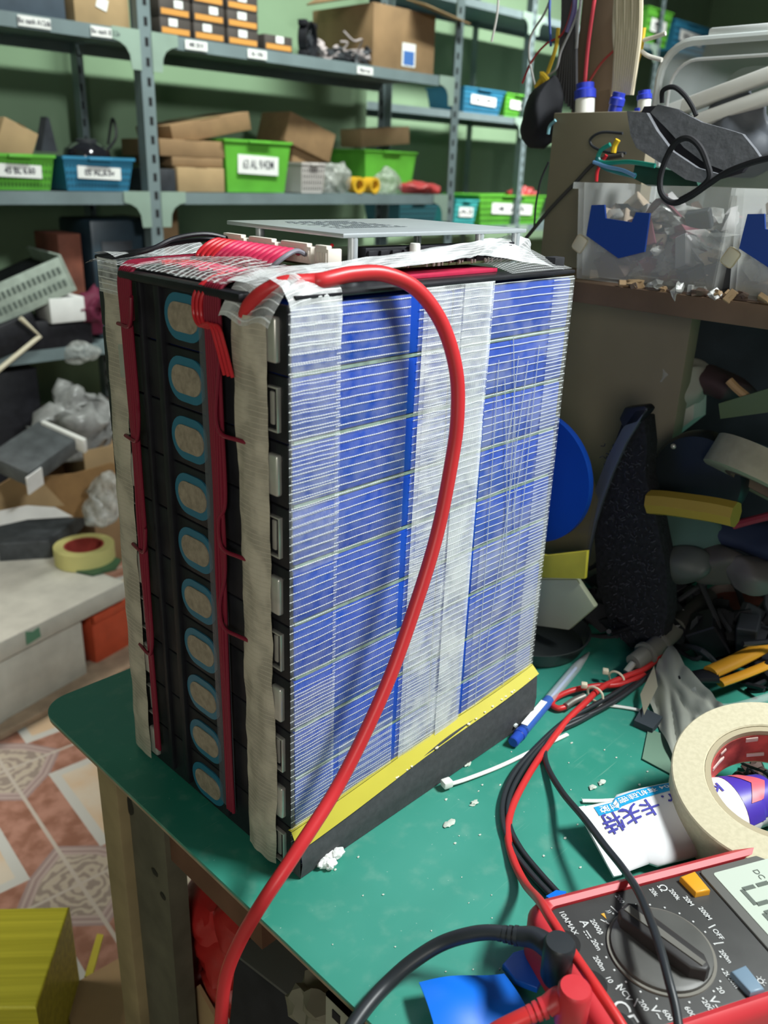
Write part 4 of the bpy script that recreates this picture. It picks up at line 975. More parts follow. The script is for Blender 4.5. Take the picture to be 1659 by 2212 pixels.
def bristle():
    t = thing('hook_loop_sheet', 'black bristly sheet leaning upright with a glossy clear sleeve edge', 'sheet', (.46, .02, 0))
    pts = [(1345, 905), (1392, 900), (1398, 960), (1395, 1030), (1420, 1130), (1440, 1230), (1442, 1330), (1425, 1400), (1360, 1400), (1318, 1360), (1288, 1260), (1282, 1150), (1298, 1050), (1325, 960)]
    wpart(vpoly(.452, pts, .022, bev=.002), 'sheet', mat('bristle_black', (.010, .010, .014), .9, var=.5, scale=220, bump=1), t)
    g = G(); random.seed(5)
    for i in range(420):
        u = random.random(); x = 1300+random.random()*110+u*20; y = 960+u*420
        if x > 1300+ (y-1000)*.0 and x < 1395+(y-960)*.1:
            p = on(0, .452, x, y); g.tube([p, p+Vector((-.003, random.uniform(-.0035, .0035), random.uniform(-.003, .004)))], .0006, 4, smooth=False)
    wpart(g, 'bristles', mat('bristle_grey', (.05, .05, .065), .6), t)['kind'] = 'stuff'
    wpart(vpoly(.444, [(1372, 886), (1398, 882), (1380, 912), (1352, 958), (1322, 1025), (1300, 1085), (1286, 1130), (1272, 1190), (1262, 1250), (1258, 1250), (1266, 1180), (1276, 1110), (1283, 1060), (1310, 990), (1342, 928)], .006, bev=.001), 'glossy_edge', mat('smoke_gloss', (.10, .11, .14), .2, alpha=.85), t)
    wpart(vpoly(.444, [(1336, 905), (1348, 880), (1392, 876), (1400, 886), (1378, 915), (1345, 925)], .016, bev=.002), 'top_clip', M_black, t)
bristle()
t = thing('black_disc', 'large black round lid standing on edge right of the bristly sheet', 'lid', (.505, on(0, .5, 1500, 1050).y, .001))
c = on(0, .5, 1492, 1035); r = (on(0, .5, 1588, 1035)-c).length*1.05
G().lathe([(.001, -.008), (r*.94, -.008), (r, -.002), (r, .012), (.001, .012)], 48, TR((0, 0, c.z), (0, PI/2, .1)), ).out('disc', mat('disc_black', (.012, .016, .020), .35, var=.2), t)
G().ball((-.010, r*.55, c.z+r*.62), .003).out('bright_rivet', M_steel, t)
c = on(0, .47, 1640, 1048)
t = thing('masking_tape_roll', 'beige masking tape roll seen edge on above the yellow handle', 'tape roll', (c.x+.03, c.y, c.z))
t.rotation_euler = (.18, .5, 0)
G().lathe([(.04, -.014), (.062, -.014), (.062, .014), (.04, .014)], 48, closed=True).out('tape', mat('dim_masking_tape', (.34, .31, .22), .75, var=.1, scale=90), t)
G().lathe([(.034, -.014), (.0395, -.014), (.0395, .013), (.034, .013)], 48, closed=True).out('core', mat('tape_core_brown', (.13, .08, .06), .7), t)
vcable('yellow_tool', 'dull yellow tool handle lying across the bristly sheet and tape roll', .455, [(1405, 1085), (1440, 1087), (1500, 1095), (1550, 1103), (1590, 1112)], .0125, mat('mustard_grip', (.36, .24, .03), .5), cat='tool')
vthing('green_rail', 'dull green plastic rail running under the shelf stand', 'rail', .55, [(1552, 872), (1665, 838), (1665, 890), (1556, 905)], .02, mat('dull_green_rail', (.13, .19, .10), .5))
bag('crumpled_paper', 'crumpled grey white paper under the shelf board', on(0, .60, 1468, 830), (.03, .035, .035), mat('grey_paper', (.36, .35, .31), .8), 51)
vthing('white_card_box', 'small white card box below the crumpled paper', 'box', .60, [(1432, 868), (1500, 850), (1498, 905), (1440, 950), (1415, 960)], .03, mat('card_white', (.52, .54, .50), .7))
vcable('wooden_stick', 'orange wooden stick lying on dark parts under the shelf', .56, [(1575, 822), (1590, 838), (1614, 858)], .0045, mat('stick_orange', (.52, .32, .16), .7), cat='stick')
bag('dark_parts_bag', 'dark brown bundle beside the orange stick', on(0, .62, 1545, 822), (.03, .045, .018), mat('dark_brown_cloth', (.07, .04, .045), .7), 52)
bag('blue_grey_bag', 'small blue grey bag behind the beige tape roll', on(0, .52, 1625, 985), (.02, .03, .012), mat('bluegrey_film', (.16, .25, .34), .3), 53)
bag('teal_cloth', 'dull teal cloth between bristly sheet and black lid', on(0, .50, 1475, 1155), (.02, .035, .030), mat('teal_cloth', (.055, .11, .10), .8), 54)
bag('navy_cloth', 'navy cloth below the beige tape roll', on(0, .52, 1600, 1165), (.03, .06, .018), mat('navy_cloth', (.012, .02, .055), .8), 55)
vcable('red_strap', 'dark red strap under the yellow handle', .49, [(1585, 1135), (1620, 1125), (1680, 1110)], .004, mat('dark_red_strap', (.22, .02, .04), .6), cat='strap')
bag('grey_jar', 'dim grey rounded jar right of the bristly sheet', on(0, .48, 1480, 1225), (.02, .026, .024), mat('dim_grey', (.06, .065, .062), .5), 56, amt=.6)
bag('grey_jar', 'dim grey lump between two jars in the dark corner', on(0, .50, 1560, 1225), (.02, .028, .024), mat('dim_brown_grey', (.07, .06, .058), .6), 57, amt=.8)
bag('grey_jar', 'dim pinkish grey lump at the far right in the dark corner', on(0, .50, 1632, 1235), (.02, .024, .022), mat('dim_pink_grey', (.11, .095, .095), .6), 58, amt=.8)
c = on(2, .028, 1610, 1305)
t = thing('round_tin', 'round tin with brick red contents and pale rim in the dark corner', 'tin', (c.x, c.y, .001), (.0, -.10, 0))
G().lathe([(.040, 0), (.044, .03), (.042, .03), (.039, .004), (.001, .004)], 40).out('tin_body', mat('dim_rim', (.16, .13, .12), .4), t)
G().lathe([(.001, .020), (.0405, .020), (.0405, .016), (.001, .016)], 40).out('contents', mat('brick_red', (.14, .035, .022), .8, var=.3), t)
heap('dark_clutter', 'dark jumble of cables and parts at the back of the bench', 'clutter', (.545, -.075, .0015), 70, (.035, .09, .035), [M_black, M_dark, M_blackm], .018, seed=23)
heap('dark_clutter', 'black jumble below the bristly sheet', 'clutter', (.50, .03, .0015), 50, (.03, .05, .03), [M_black, M_blackm], .016, seed=24)
# ------------------------------------------------------------------ things on the bench in front
def tpath(pts, z0=.003):
    out = []
    for p in pts: out.append(on(2, p[2] if len(p) > 2 else z0, p[0], p[1]))
    return out
M_lead = mat('black_lead', (.022, .026, .030), .42)
M_leadr = mat('red_lead', (.58, .03, .03), .38)
def lead(name, label, pts, r, m, z=.0035, parts=None):
    t = thing(name, label, 'test lead', on(2, 0, *pts[len(pts)//2][:2]))
    wpart(G().tube(tpath(pts, z), r, 12, 8), 'cord', m, t)
    return t
tr = lead('red_test_lead', 'red test lead looped and tied, running from the pen over the meter',
          [(1440, 1400, .02), (1400, 1440, .012), (1350, 1462, .010), (1300, 1485, .009), (1262, 1520, .008), (1225, 1556, .006), (1180, 1615, .0035), (1138, 1680, .0035), (1106, 1745, .0035), (1097, 1800, .0035), (1108, 1855, .004), (1135, 1910, .012), (1165, 1945, .046), (1190, 1985, .056), (1235, 2055, .056), (1290, 2135, .056), (1330, 2195, .054), (1370, 2260, .05)], .0030, M_leadr)
wpart(G().tube(tpath([(1392, 1458, .008), (1340, 1478, .008), (1285, 1482, .008), (1235, 1492, .006), (1200, 1508, .005), (1193, 1522, .0045), (1206, 1530, .0045), (1222, 1527, .005)]), .0028, 12), 'cord_loop', M_leadr, tr)
wpart(G().tube(tpath([(1222, 1526, .0065), (1240, 1514, .0070), (1262, 1504, .0075)]), .0034, 12, caps=True), 'metal_end', mat('dull_metal', (.35, .33, .30), .4, .8), tr)
for (px, py, hx, hy) in ((1286, 1500, 1262, 1480), (1332, 1466, 1308, 1450)):
    z = thing('small_zip_tie', 'cream zip tie around the tied red lead, %s' % ('nearer the pen' if px < 1300 else 'nearer the grey plug'), 'zip tie', on(2, .008, px, py), (0, 0, 0), 'zip ties on the red lead')
    c = on(2, .008, px, py); a = on(2, .014, hx, hy)-c; d = (on(2, .008, px+40, py-27)-c).normalized(); s = d.cross(Vector((0, 0, 1)))
    G().tube([(s*math.cos(k*PI/5)+Vector((0, 0, 1))*math.sin(k*PI/5)*.85)*.0085 for k in range(11)], .0011, 6, 4).out('band', M_cream, z)
    G().box(a, (.006, .006, .005), bev=.001, rot=(0, 0, .6)).out('head', M_cream, z)
lead('black_test_lead', 'outer black lead curving beside the red one down to the meter', [(1450, 1372, .012), (1395, 1448, .008), (1340, 1490, .006), (1280, 1525, .005), (1215, 1562, .0045), (1155, 1618), (1112, 1668), (1088, 1722), (1086, 1775), (1105, 1830), (1145, 1885), (1198, 1942)], .0024, M_lead)
lead('black_test_lead', 'second black lead just inside the outer one', [(1410, 1452, .012), (1350, 1500, .008), (1285, 1538, .006), (1225, 1562, .005), (1168, 1612), (1126, 1668), (1100, 1725), (1100, 1780), (1124, 1832), (1165, 1884), (1212, 1936)], .0022, M_lead)
lead('black_test_lead', 'black lead crossing the glue tube and the meter dial', [(1400, 1462, .010), (1330, 1510, .006), (1260, 1552, .005), (1205, 1580), (1178, 1612), (1182, 1655), (1215, 1712, .012), (1262, 1768, .028), (1305, 1825, .034), (1345, 1875, .040), (1378, 1925, .056), (1402, 1980, .062), (1425, 2045, .064), (1445, 2120, .062), (1460, 2180, .058), (1472, 2260, .054)], .0026, M_lead)
# grey ribbed plug
P = tpath([(1368, 1432, .016), (1395, 1412, .020), (1425, 1390, .024), (1460, 1355, .028), (1500, 1318, .030), (1530, 1290, .03)])
t = thing('grey_plug', 'grey ribbed tubular plug behind the tied red lead', 'plug', (P[1].x, P[1].y, 0))
mg = mat('grey_plug_plastic', (.17, .165, .145), .5)
wpart(G().tube(P[:4], lambda q: .0088+.002*q, 16), 'plug_body', mg, t)
for q in (P[1], P[2]):
    d = (P[2]-P[1]).normalized(); wpart(G().cyl(q-d*.002, q+d*.002, .0125, 20), 'rib', mg, t)
wpart(G().tube(P[3:], .0105, 12), 'sleeve', mat('dark_sleeve', (.045, .042, .038), .6), t)
wpart(G().tube([P[0]-(P[1]-P[0])*.5+Vector((0, 0, -.005)), P[0]], .0035, 10, smooth=False), 'tip', M_steel, t)
# pen
def pen():
    a, b = on(2, .0062, 1108, 1604), on(2, .0062, 1272, 1410); L_ = (b-a).length; d = (b-a).normalized()
    t = thing('ballpoint_pen', 'clear and blue ballpoint pen lying right of the battery pack', 'pen', (a.x, a.y, .0062), (0, 0, math.atan2(d.y, d.x)))
    Mx = Euler((0, PI/2, 0)).to_matrix().to_4x4(); pb = mat('pen_blue', (.02, .07, .42), .3); r = .0052
    G().lathe([(r*.8, 0), (r*.95, .001), (r*.95, .012), (r*1.1, .0125), (r*1.1, .018), (r, .018), (r, .022)], 20, Mx).out('end_plug', pb, t)
    G().lathe([(r, .018), (r, .075), (r*.97, .080)], 20, Mx).out('blue_grip', mat('pen_blue_clear', (.05, .14, .50), .2, alpha=.8), t)
    G().lathe([(r*.97, .0752), (r*.97, L_*.80), (r*.5, L_*.95), (r*.2, L_)], 20, Mx).out('clear_barrel', mat('pen_clear', (.62, .70, .72), .1, alpha=.38), t)
    G().lathe([(.0016, .05), (.0016, L_*.88)], 10, Mx).out('refill', mat('pen_refill', (.45, .52, .85), .3), t)
    G().lathe([(.0030, L_*.80), (.0028, L_*.93), (.0006, L_*.995)], 14, Mx).out('tip', mat('pen_tip', (.40, .33, .26), .3, .5), t)
    G().box((.045, .0, r+.0004), (.045, .006, .0006)).out('label', M_paper, t)
    G().tube([(.020, .006, .003), (.022, .011, .004), (.035, .0145, .004), (.055, .0125, .0035), (.062, .008, .003)], .0024, 8, 6, flat=.7).out('clip', mat('pen_clip_clear', (.70, .76, .74), .15, alpha=.92), t)
pen()
def ziptie(label, pts, head=True, m=M_white, z=.002):
    P = tpath(pts, z); t = thing('zip_tie', label, 'zip tie', (P[0].x, P[0].y, .0005), (0, 0, 0), 'loose zip ties on the bench')
    wpart(G().tube(P, .0021, 6, 6, flat=.45), 'strap', m, t)
    if head:
        d = (P[1]-P[0]).normalized(); wpart(G().box(P[0]+Vector((0, 0, .002)), (.0085, .0075, .0062), rot=(0, 0, math.atan2(d.y, d.x)), bev=.0012), 'head', m, t)
ziptie('white zip tie with square head nearest the battery pack', [(965, 1696, .004), (1010, 1682, .003), (1080, 1655), (1150, 1622), (1226, 1586)])
ziptie('white zip tie strap lying behind the silver film', [(1262, 1527), (1300, 1523), (1350, 1528), (1400, 1538)], False)
ziptie('white zip tie strap ending under the glue tube', [(1258, 1730), (1300, 1730), (1350, 1726), (1400, 1716)], False)
# silver film bag with smaller pieces
def film():
    A, B, C_, D = on(2, .030, 1452, 1385), on(2, .026, 1585, 1570), on(2, .004, 1500, 1740), on(2, .004, 1386, 1485)
    t = thing('silver_film', 'crumpled grey silver film sheet behind the large tape roll', 'film sheet', (on(2, 0, 1470, 1570).x, on(2, 0, 1470, 1570).y, .001))
    def fn(s, u):
        p = A.lerp(B, s).lerp(D.lerp(C_, s), u); q = Vector((s*1.7, u*1.9, 2))
        p = p+Vector((noise.noise(q)*.006, noise.noise(q+Vector((5, 0, 0)))*.006, 0)); p.z = max(.0015, p.z+.012*abs(noise.noise(q*1.6))-.004+.006*math.exp(-((s-.75)/.12)**2)*(1+noise.noise(Vector((u*9, s*9, 0)))))
        return p
    o = wpart(G().grid(fn, 40, 34), 'film', mat('silver_film_mat', (.36, .37, .32), .22, var=.12, scale=12, bump=.1), t, ang=60)
    wpart(G().grid(lambda s, u: on(2, .010+.012*s, 1383+s*30+u*8, 1500-s*62+u*45), 6, 6), 'beige_tape', mat('beige_tape', (.52, .48, .34), .6), t)
    flat = [(1387, 1640), (1400, 1575), (1440, 1590), (1475, 1650), (1480, 1690)]
    P = [on(2, .001, *p) for p in flat]; wpart(G().prism([(p.x, p.y) for p in P], .001, .0018), 'under_sheet', mat('sage_film', (.16, .26, .19), .35), t)
film()
flatpoly('black_foam_piece', 'small dark foam offcut left of the silver film', 'foam piece', [(1368, 1568), (1385, 1538), (1430, 1560), (1408, 1586)], .0005, .006, mat('foam_offcut', (.035, .045, .055), .8))
# large masking tape roll
def bigroll():
    c = on(2, .042, 1668, 1718)
    t = thing('masking_tape_roll', 'large cream masking tape roll propped beside the meter', 'tape roll', (c.x, c.y, c.z))
    nrm = Vector((0, 0, 1)).lerp((CAM-c).normalized(), .33).normalized(); t.rotation_euler = nrm.to_track_quat('Z', 'Y').to_euler()
    R0, R1, h = .0495, .0735, .020
    m = bpy.data.materials.new('cream_masking_tape'); m.use_nodes = True; k = N(m); nt = m.node_tree; p = nt.nodes['Principled BSDF']; p.inputs['Roughness'].default_value = .8
    tc = nt.nodes.new('ShaderNodeTexCoord'); c1 = k.mix(k.ss(k.noise(tc.outputs['Object'], 300, 5), .3, .7), (.53, .48, .33), (.60, .545, .385))
    c1 = k.mix(k.ss(k.noise(tc.outputs['Object'], 45, 3), .70, .74), c1, (.30, .27, .20)); nt.links.new(c1, p.inputs['Base Color'])
    G().lathe([(R0, -h), (R1-.001, -h), (R1, -h+.001), (R1, h-.001), (R1-.001, h), (R0+.001, h), (R0, h-.001)], 72, closed=True).out('tape', m, t)
    G().lathe([(R0-.0045, -h), (R0-.0003, -h), (R0-.0003, h-.0015), (R0-.0045, h-.0015)], 60, closed=True).out('paper_core', mat('core_cream', (.42, .36, .24), .8), t)
    G().lathe([(R0-.0052, -h+.002), (R0-.0047, -h+.002), (R0-.0047, h-.006), (R0-.0052, h-.006)], 60, closed=True).out('red_lining', mat('red_lining', (.42, .06, .05), .6, var=.5, scale=60), t)
    random.seed(3)
    for i in range(9):
        a = random.uniform(.2, 2.9); rr = R0-.0060
        G().box((math.cos(a)*rr, math.sin(a)*rr, random.uniform(-.010, .012)), (.0010, random.uniform(.005, .016), random.uniform(.002, .005)), rot=(random.uniform(-.3, .3), 0, a), bev=.0002).out('torn_paper', mat('torn_pink', (.62, .46, .42), .8), t)
bigroll()
# glue tube
def tube_():
    a, b = on(2, .022, 1245, 1745), on(2, .006, 1325, 1895); ed = (b-a); Wd = ed.length; ax = Vector((-ed.y, ed.x, 0)).normalized()
    e1 = ax; e2 = ed.normalized(); up = e1.cross(e2)
    if up.z < 0: up = -up
    L_ = .150
    t = thing('glue_tube', 'white squeezed glue tube with blue band and upside down lettering', 'tube', (a.x, a.y, 0))
    mid = (a+b)/2; 
    Mx = Matrix((e1, e2, e1.cross(e2))).transposed().to_4x4(); Mx.translation = mid-t.location
    def sec(x):    # half width, half thickness at distance x
        k = min(1, x/L_); return Wd/2*(1-k)+.019*k+(.006 if .2 < k < .9 else 0)*math.sin(k*PI), .0012+.0185*math.sin(min(1, k*1.05)*PI/2)**1.1
    def surf(x, th):
        w_, h = sec(x); c = math.cos(th); s = math.sin(th)
        return Vector((x, -w_*c, h*s*(1 if h > 0 else 1)-.004*min(1, x/.05)))
    sgn = 1 if (e1.cross(e2)).z > 0 else -1
    g = G(); g.grid(lambda s, u: Mx @ surf(s*L_, u*2*PI), 30, 40); g.out('tube_body', mat('glue_white', (.80, .81, .82), .3), t)
    g = G(); g.box((.0035, 0, 0), (.007, Wd, .0022), bev=.0005, M=Mx); g.out('crimp', mat('glue_white', (.80, .81, .82), .3), t)
    def off(x, th, d=.0004): 
        p = surf(x, th); w_, h = sec(x); n = Vector((0, -math.cos(th)/max(w_, .001), math.sin(th)/max(h, .001))).normalized(); return p+n*d
    # th 0 is the upper photo edge, th = +-90deg the visible top
    def th(q): return sgn*q
    def patch(x0, x1, t0, t1, m, nm, d=.0004):
        g = G(); g.grid(lambda s, u: Mx @ off(x0+(x1-x0)*s, th(t0+(t1-t0)*u), d), 24, 10); g.out(nm, m, t)
    patch(.012, .104, .50, .95, mat('cyan_band', (.02, .36, .68), .35), 'blue_band')
    patch(.118, .150, .4, 2.7, mat('violet_band', (.07, .04, .40), .35), 'violet_band')
    def write(s, x0, q, size, m, nm, flip=True, sx=1):
        o = text(s, Matrix(), size, m, None, nm, align='LEFT', sx=sx, bold=size*.012)
        for v in o.data.vertices:
            # upside down: reading runs towards the crimp; text up points to the lower photo edge
            x = x0-v.co.x; w_, h = sec(x); tt = q+v.co.y/((w_+h)*.75)
            v.co = Mx @ off(x, th(tt), .0007)
        o.parent = t
    mi = mat('glue_ink', (.07, .07, .38), .4)
    write('K-704 有机硅密封胶', .086, .72, .0082, mat('glue_text_white', (.85, .88, .9), .4), 'band_lettering')
    write('Kafuter. 卡夫特', .110, 1.22, .0165, mi, 'brand_lettering', sx=.92)
    # arrow panel near the cap
    for dd in (0,):
        g = G()
        for q0, q1, x0, x1 in ((.7, 1.35, .124, .134), (1.35, 2.0, .134, .124)):
            g.grid(lambda s, u: Mx @ off(x0+(x1-x0)*u+.012*s-.0, th(q0+(q1-q0)*u), .0009), 4, 8)
        g.out('red_arrow', mat('arrow_red', (.62, .12, .16), .4), t)
    g = G(); g.lathe([(.019, .150), (.0185, .156), (.010, .160), (.0085, .162), (.0085, .182), (.007, .184)], 28, Mx @ TR((0, 0, .013)) @ Euler((0, PI/2, 0)).to_matrix().to_4x4()); g.out('cap', M_white, t)
tube_()
# blue film sheet under the meter
t = thing('blue_film_sheet', 'bright blue film sheet tucked under the meter', 'film sheet', on(2, 0, 1030, 2160))
mbf = mat('bright_blue_film', (.005, .16, .75), .35)
A, B, C_, D = on(2, .014, 905, 2122), on(2, .010, 1090, 2098), on(2, .006, 1215, 2300), on(2, .010, 975, 2330)
def bfn(s, u): p = A.lerp(B, s).lerp(D.lerp(C_, s), u); p.z += .002*math.sin(s*5+u)+.002*math.sin(u*6); return p
wpart(G().grid(bfn, 16, 16).grid(lambda s, u: bfn(s, u)-Vector((0, 0, .0006)), 16, 16), 'main_sheet', mbf, t)
P = [on(2, .006, *p) for p in ((1085, 2088), (1108, 2062), (1150, 2050), (1180, 2100), (1160, 2140), (1112, 2122))]
wpart(G().prism([(p.x, p.y) for p in P], .004, .0085, bev=.001), 'folded_tab', mat('deep_blue_film', (.005, .09, .50), .4), t)
P = [on(2, .002, *p) for p in ((1178, 1945), (1200, 1932), (1222, 1935), (1210, 1965))]
wpart(G().prism([(p.x, p.y) for p in P], .001, .006), 'far_corner', mbf, t)
# crumb and debris
c = on(2, .004, 713, 1855); g = G()
for q in ((-.006, 0, 0), (0, .002, .001), (.006, -.001, .002), (-.003, -.004, 0)): g.ball(Vector(q), .0046, (1.1, .8, .8), 3, .5)
o = g.out('foam_crumb', mat('crumb_white', (.80, .82, .80), .7)); o.location = c; tag(o, 'white foam crumb at the foot of the battery pack', 'crumb')
g = G(); random.seed(9)
for i in range(60):
    x, y = random.uniform(640, 1400), random.uniform(1600, 2150)
    p = on(2, .0004, x, y)
    if p.x < -.03 or p.y > -.015: continue
    g.ball(p, random.uniform(.0004, .0011), (1.5, 1, .6), 1, .5)
for x, y in ((975, 1776), (968, 1780), (1300, 1690), (1280, 1700), (1010, 1650), (1025, 1734)): g.ball(on(2, .001, x, y), .0026, (1.6, 1, .4), 2, .8)
tag(g.out('debris', mat('crumb_pale', (.55, .60, .52), .8)), 'pale specks of debris scattered over the green top', 'debris', kind='stuff')
# ------------------------------------------------------------------ multimeter
def meter():
    ZT = .040; A = on(2, ZT, 1122, 1950); rot = math.radians(-116.6)
    t = thing('multimeter', 'dark grey multimeter in red rubber holster with orange hold button', 'multimeter', (A.x, A.y, .0012), (0, 0, rot))
    MI = (Matrix.Translation((A.x, A.y, 0)) @ Matrix.Rotation(rot, 4, 'Z')).inverted()
    L = lambda px, py, z=ZT: MI @ on(2, z, px, py)
    Wm, Hm = .109, .245
    def rr(x0, y0, x1, y1, r, n=6):
        P = []
        for cx, cy, a0 in ((x1-r, y0+r, -PI/2), (x1-r, y1-r, 0), (x0+r, y1-r, PI/2), (x0+r, y0+r, PI)):
            for k in range(n): a = a0+PI/2*k/(n-1); P.append((cx+r*math.cos(a), cy+r*math.sin(a)))
        return P
    red = mat('holster_red', (.56, .035, .045), .45, var=.05)
    # holster frame: ring of rubber around the face
    g = G(); outer = rr(0, 0, Wm, Hm, .016, 8); inner = rr(.0095, .014, Wm-.0095, Hm-.012, .007, 8)
    lv = []
    for P, z in ((rr(.004, .004, Wm-.004, Hm-.004, .014, 8), .0), (outer, .008), (outer, ZT-.006), (rr(.0022, .0022, Wm-.0022, Hm-.0022, .015, 8), ZT-.001), (rr(.006, .007, Wm-.006, Hm-.006, .011, 8), ZT+.0012), (inner, ZT-.0005), (inner, ZT-.006)):
        lv.append([g.bm.verts.new((x, y, z)) for x, y in P])
    for a_, b_ in zip(lv, lv[1:]):
        n = len(a_)
        for k in range(n): g._f([a_[k], a_[(k+1) % n], b_[(k+1) % n], b_[k]])
    g._f(lv[0][::-1]); g.out('rubber_holster', red, t, ang=50)
    face = mat('meter_charcoal', (.05, .05, .048), .45, var=.1, scale=60, bump=.05)
    G().prism(rr(.0098, .0143, Wm-.0098, Hm-.0123, .0065), ZT-.010, ZT-.002, bev=.0008).out('face_plate', face, t)
    zf = ZT-.0019
    # jack recess cut on the left end: dark sockets
    for jp in ((1210, 2040), (1245, 2135), (1285, 2235)):
        q = L(*jp); G().lathe([(.0045, zf), (.0045, zf+.0012), (.0095, zf+.0012), (.0095, zf)], 24, TR((q.x, max(q.y, .012), 0)), closed=True).out('jack_ring', mat('jack_black', (.02, .02, .02), .4), t)
    # LCD
    q = L(1532, 1885); x0, y0 = q.x, q.y
    G().prism(rr(x0-.003, y0-.006, Wm-.016, y0+.078, .003), zf, zf+.0014, bev=.0004).out('display_bezel', mat('bezel_grey', (.13, .13, .12), .4), t)
    G().prism(rr(x0+.002, y0+.001, Wm-.021, y0+.072, .002), zf+.0014, zf+.0018).out('display', mat('lcd_pale', (.52, .58, .50), .25), t, smooth=False)
    seg = mat('lcd_segment', (.12, .14, .12), .5); sx0 = x0+.030
    for i in range(2):
        bx = sx0+i*.020-.004; g = G()
        for (cx, cy, w_, h) in ((0, .0, .013, .003), (0, .022, .013, .003), (-.0065, .0055, .003, .009), (.0065, .0055, .003, .009), (-.0065, .0165, .003, .009), (.0065, .0165, .003, .009)):
            g.box((bx+cx, y0+.010+cy, zf+.0020), (w_, h, .0003))
        g.out('display_digit', seg, t, smooth=False)
    text('DC', Matrix.Translation((x0+.012, y0+.030, zf+.0021)), .006, seg, t, 'display_lettering')
    text('AUTO', Matrix.Translation((x0+.030, y0+.048, zf+.0021)), .006, seg, t, 'display_lettering')
    # dial
    d = L(1428, 2052); M = TR((d.x, d.y, 0)); R_ = .0305
    G().lathe([(R_+.0012, zf), (R_+.0012, zf+.0012), (R_-.0006, zf+.0012), (R_-.0006, zf)], 72, M, closed=True).out('dial_rim', mat('dial_rim_pale', (.20, .19, .165), .4), t)
    G().lathe([(R_-.0008, zf), (R_-.0010, zf+.0030), (R_-.0035, zf+.0042), (.001, zf+.0030)], 72, M).out('dial', mat('dial_grey', (.095, .095, .088), .45, var=.2, scale=25), t)
    a, b = L(1345, 1985, ZT+.01), L(1525, 2120, ZT+.01); dr = (b-a).normalized(); an = math.atan2(dr.y, dr.x)
    kp = [(-.0285, -.0045), (-.024, -.0085), (.022, -.0075), (.0290, -.002), (.0290, .002), (.022, .0075), (-.024, .0085), (-.0285, .0045)]
    G().prism(kp, zf+.003, zf+.0125, M @ Matrix.Rotation(an, 4, 'Z'), bev=.0018).out('knob_bar', mat('knob_black', (.028, .026, .026), .5), t)
    kq = [(-.026, -.0028), (.026, -.0018), (.026, .0018), (-.026, .0028)]
    G().prism(kq, zf+.0125, zf+.0132, M @ Matrix.Rotation(an, 4, 'Z')).out('knob_top', mat('knob_top_grey', (.14, .135, .12), .5), t)
    def btn(px, py, m, nm, w0, w1, h):
        q = L(px, py); P = [(-w0/2, -h/2), (w0/2, -h/2+.001), (w1/2, h/2-.001), (-w1/2, h/2)]
        G().prism(P, zf, zf+.0045, TR((q.x, q.y, 0), (0, 0, .02)), bev=.0012).out(nm, m, t)
    btn(1500, 1915, mat('button_orange', (.75, .33, .02), .4), 'hold_button', .0145, .0165, .0125)
    btn(1613, 2125, mat('button_blue_grey', (.17, .25, .33), .4), 'light_button', .015, .0165, .0115)
    ink = mat('meter_print', (.62, .63, .62), .5)
    def lab(s, px, py, size=.0042, m=ink, ang=0):
        q = L(px, py, zf); text(s, Matrix.Translation((q.x, q.y, zf+.0003)) @ Matrix.Rotation(ang, 4, 'Z'), size, m, t, 'dial_lettering', bold=.00006)
    for s, px, py, sz in (('HOLD/SEL', 1536, 1911, .0046), ('Ω', 1430, 1922, .0078), ('200', 1338, 1946, .0046), ('20k', 1411, 1931, .0046), ('200k', 1456, 1936, .0046), ('20M', 1486, 1950, .0046), ('200M', 1522, 1977, .0046), ('OFF', 1550, 2022, .0046),
                          ('2000m', 1578, 2120, .0042), ('200m', 1566, 2070, .0042), ('20', 1555, 2143, .0046), ('200', 1527, 2176, .0046), ('600', 1489, 2190, .0046), ('600', 1441, 2197, .0046), ('200', 1389, 2176, .0046),
                          ('V~', 1418, 2192, .0070), ('NCV', 1348, 2148, .0052), ('10', 1315, 2120, .0046), ('200m', 1294, 2085, .0046), ('20m', 1287, 2045, .0046), ('2000μ', 1288, 2006, .0046), ('A', 1262, 1999, .0075), ('10AMAX', 1227, 1997, .0050), ('V', 1540, 2165, .0075), ('CE', 1347, 2192, .013), ('VΩmA', 1292, 2190, .0050)):
        lab(s, px, py, sz)
    q = L(1268, 2018); g = G(); g.box((q.x, q.y+.0012, zf+.0003), (.0058, .0007, .0002)); [g.box((q.x+o_, q.y-.0006, zf+.0003), (.0013, .0007, .0002)) for o_ in (-.0022, 0, .0022)]
    g.out('direct_current_mark', ink, t, smooth=False)
    q = L(1549, 2180); g = G(); g.box((q.x, q.y+.0012, zf+.0003), (.0058, .0007, .0002)); [g.box((q.x+o_, q.y-.0006, zf+.0003), (.0013, .0007, .0002)) for o_ in (-.0022, 0, .0022)]
    g.out('direct_current_mark', ink, t, smooth=False)
    g = G()
    for k in range(24):
        aa = k*PI/12+.1; g.box((d.x+math.cos(aa)*(R_+.0042), d.y+math.sin(aa)*(R_+.0042), zf+.0002), (.0011, .0011, .0003), bev=.0)
    g.out('dial_dots', ink, t, smooth=False)
    for (px, py) in ((1327, 1963), (1307, 1990), (1538, 2000), (1554, 2036), (1337, 2130), (1374, 2164)):
        q = L(px, py); aa = math.atan2(q.y-d.y, q.x-d.x); G().box((q.x, q.y, zf+.0002), (.0058, .0007, .0003), rot=(0, 0, aa)).out('dial_tick', ink, t, smooth=False)
    text('))', Matrix.Translation((L(1316, 1968).x, L(1316, 1968).y, zf+.0003)), .004, ink, t, 'buzzer_mark')
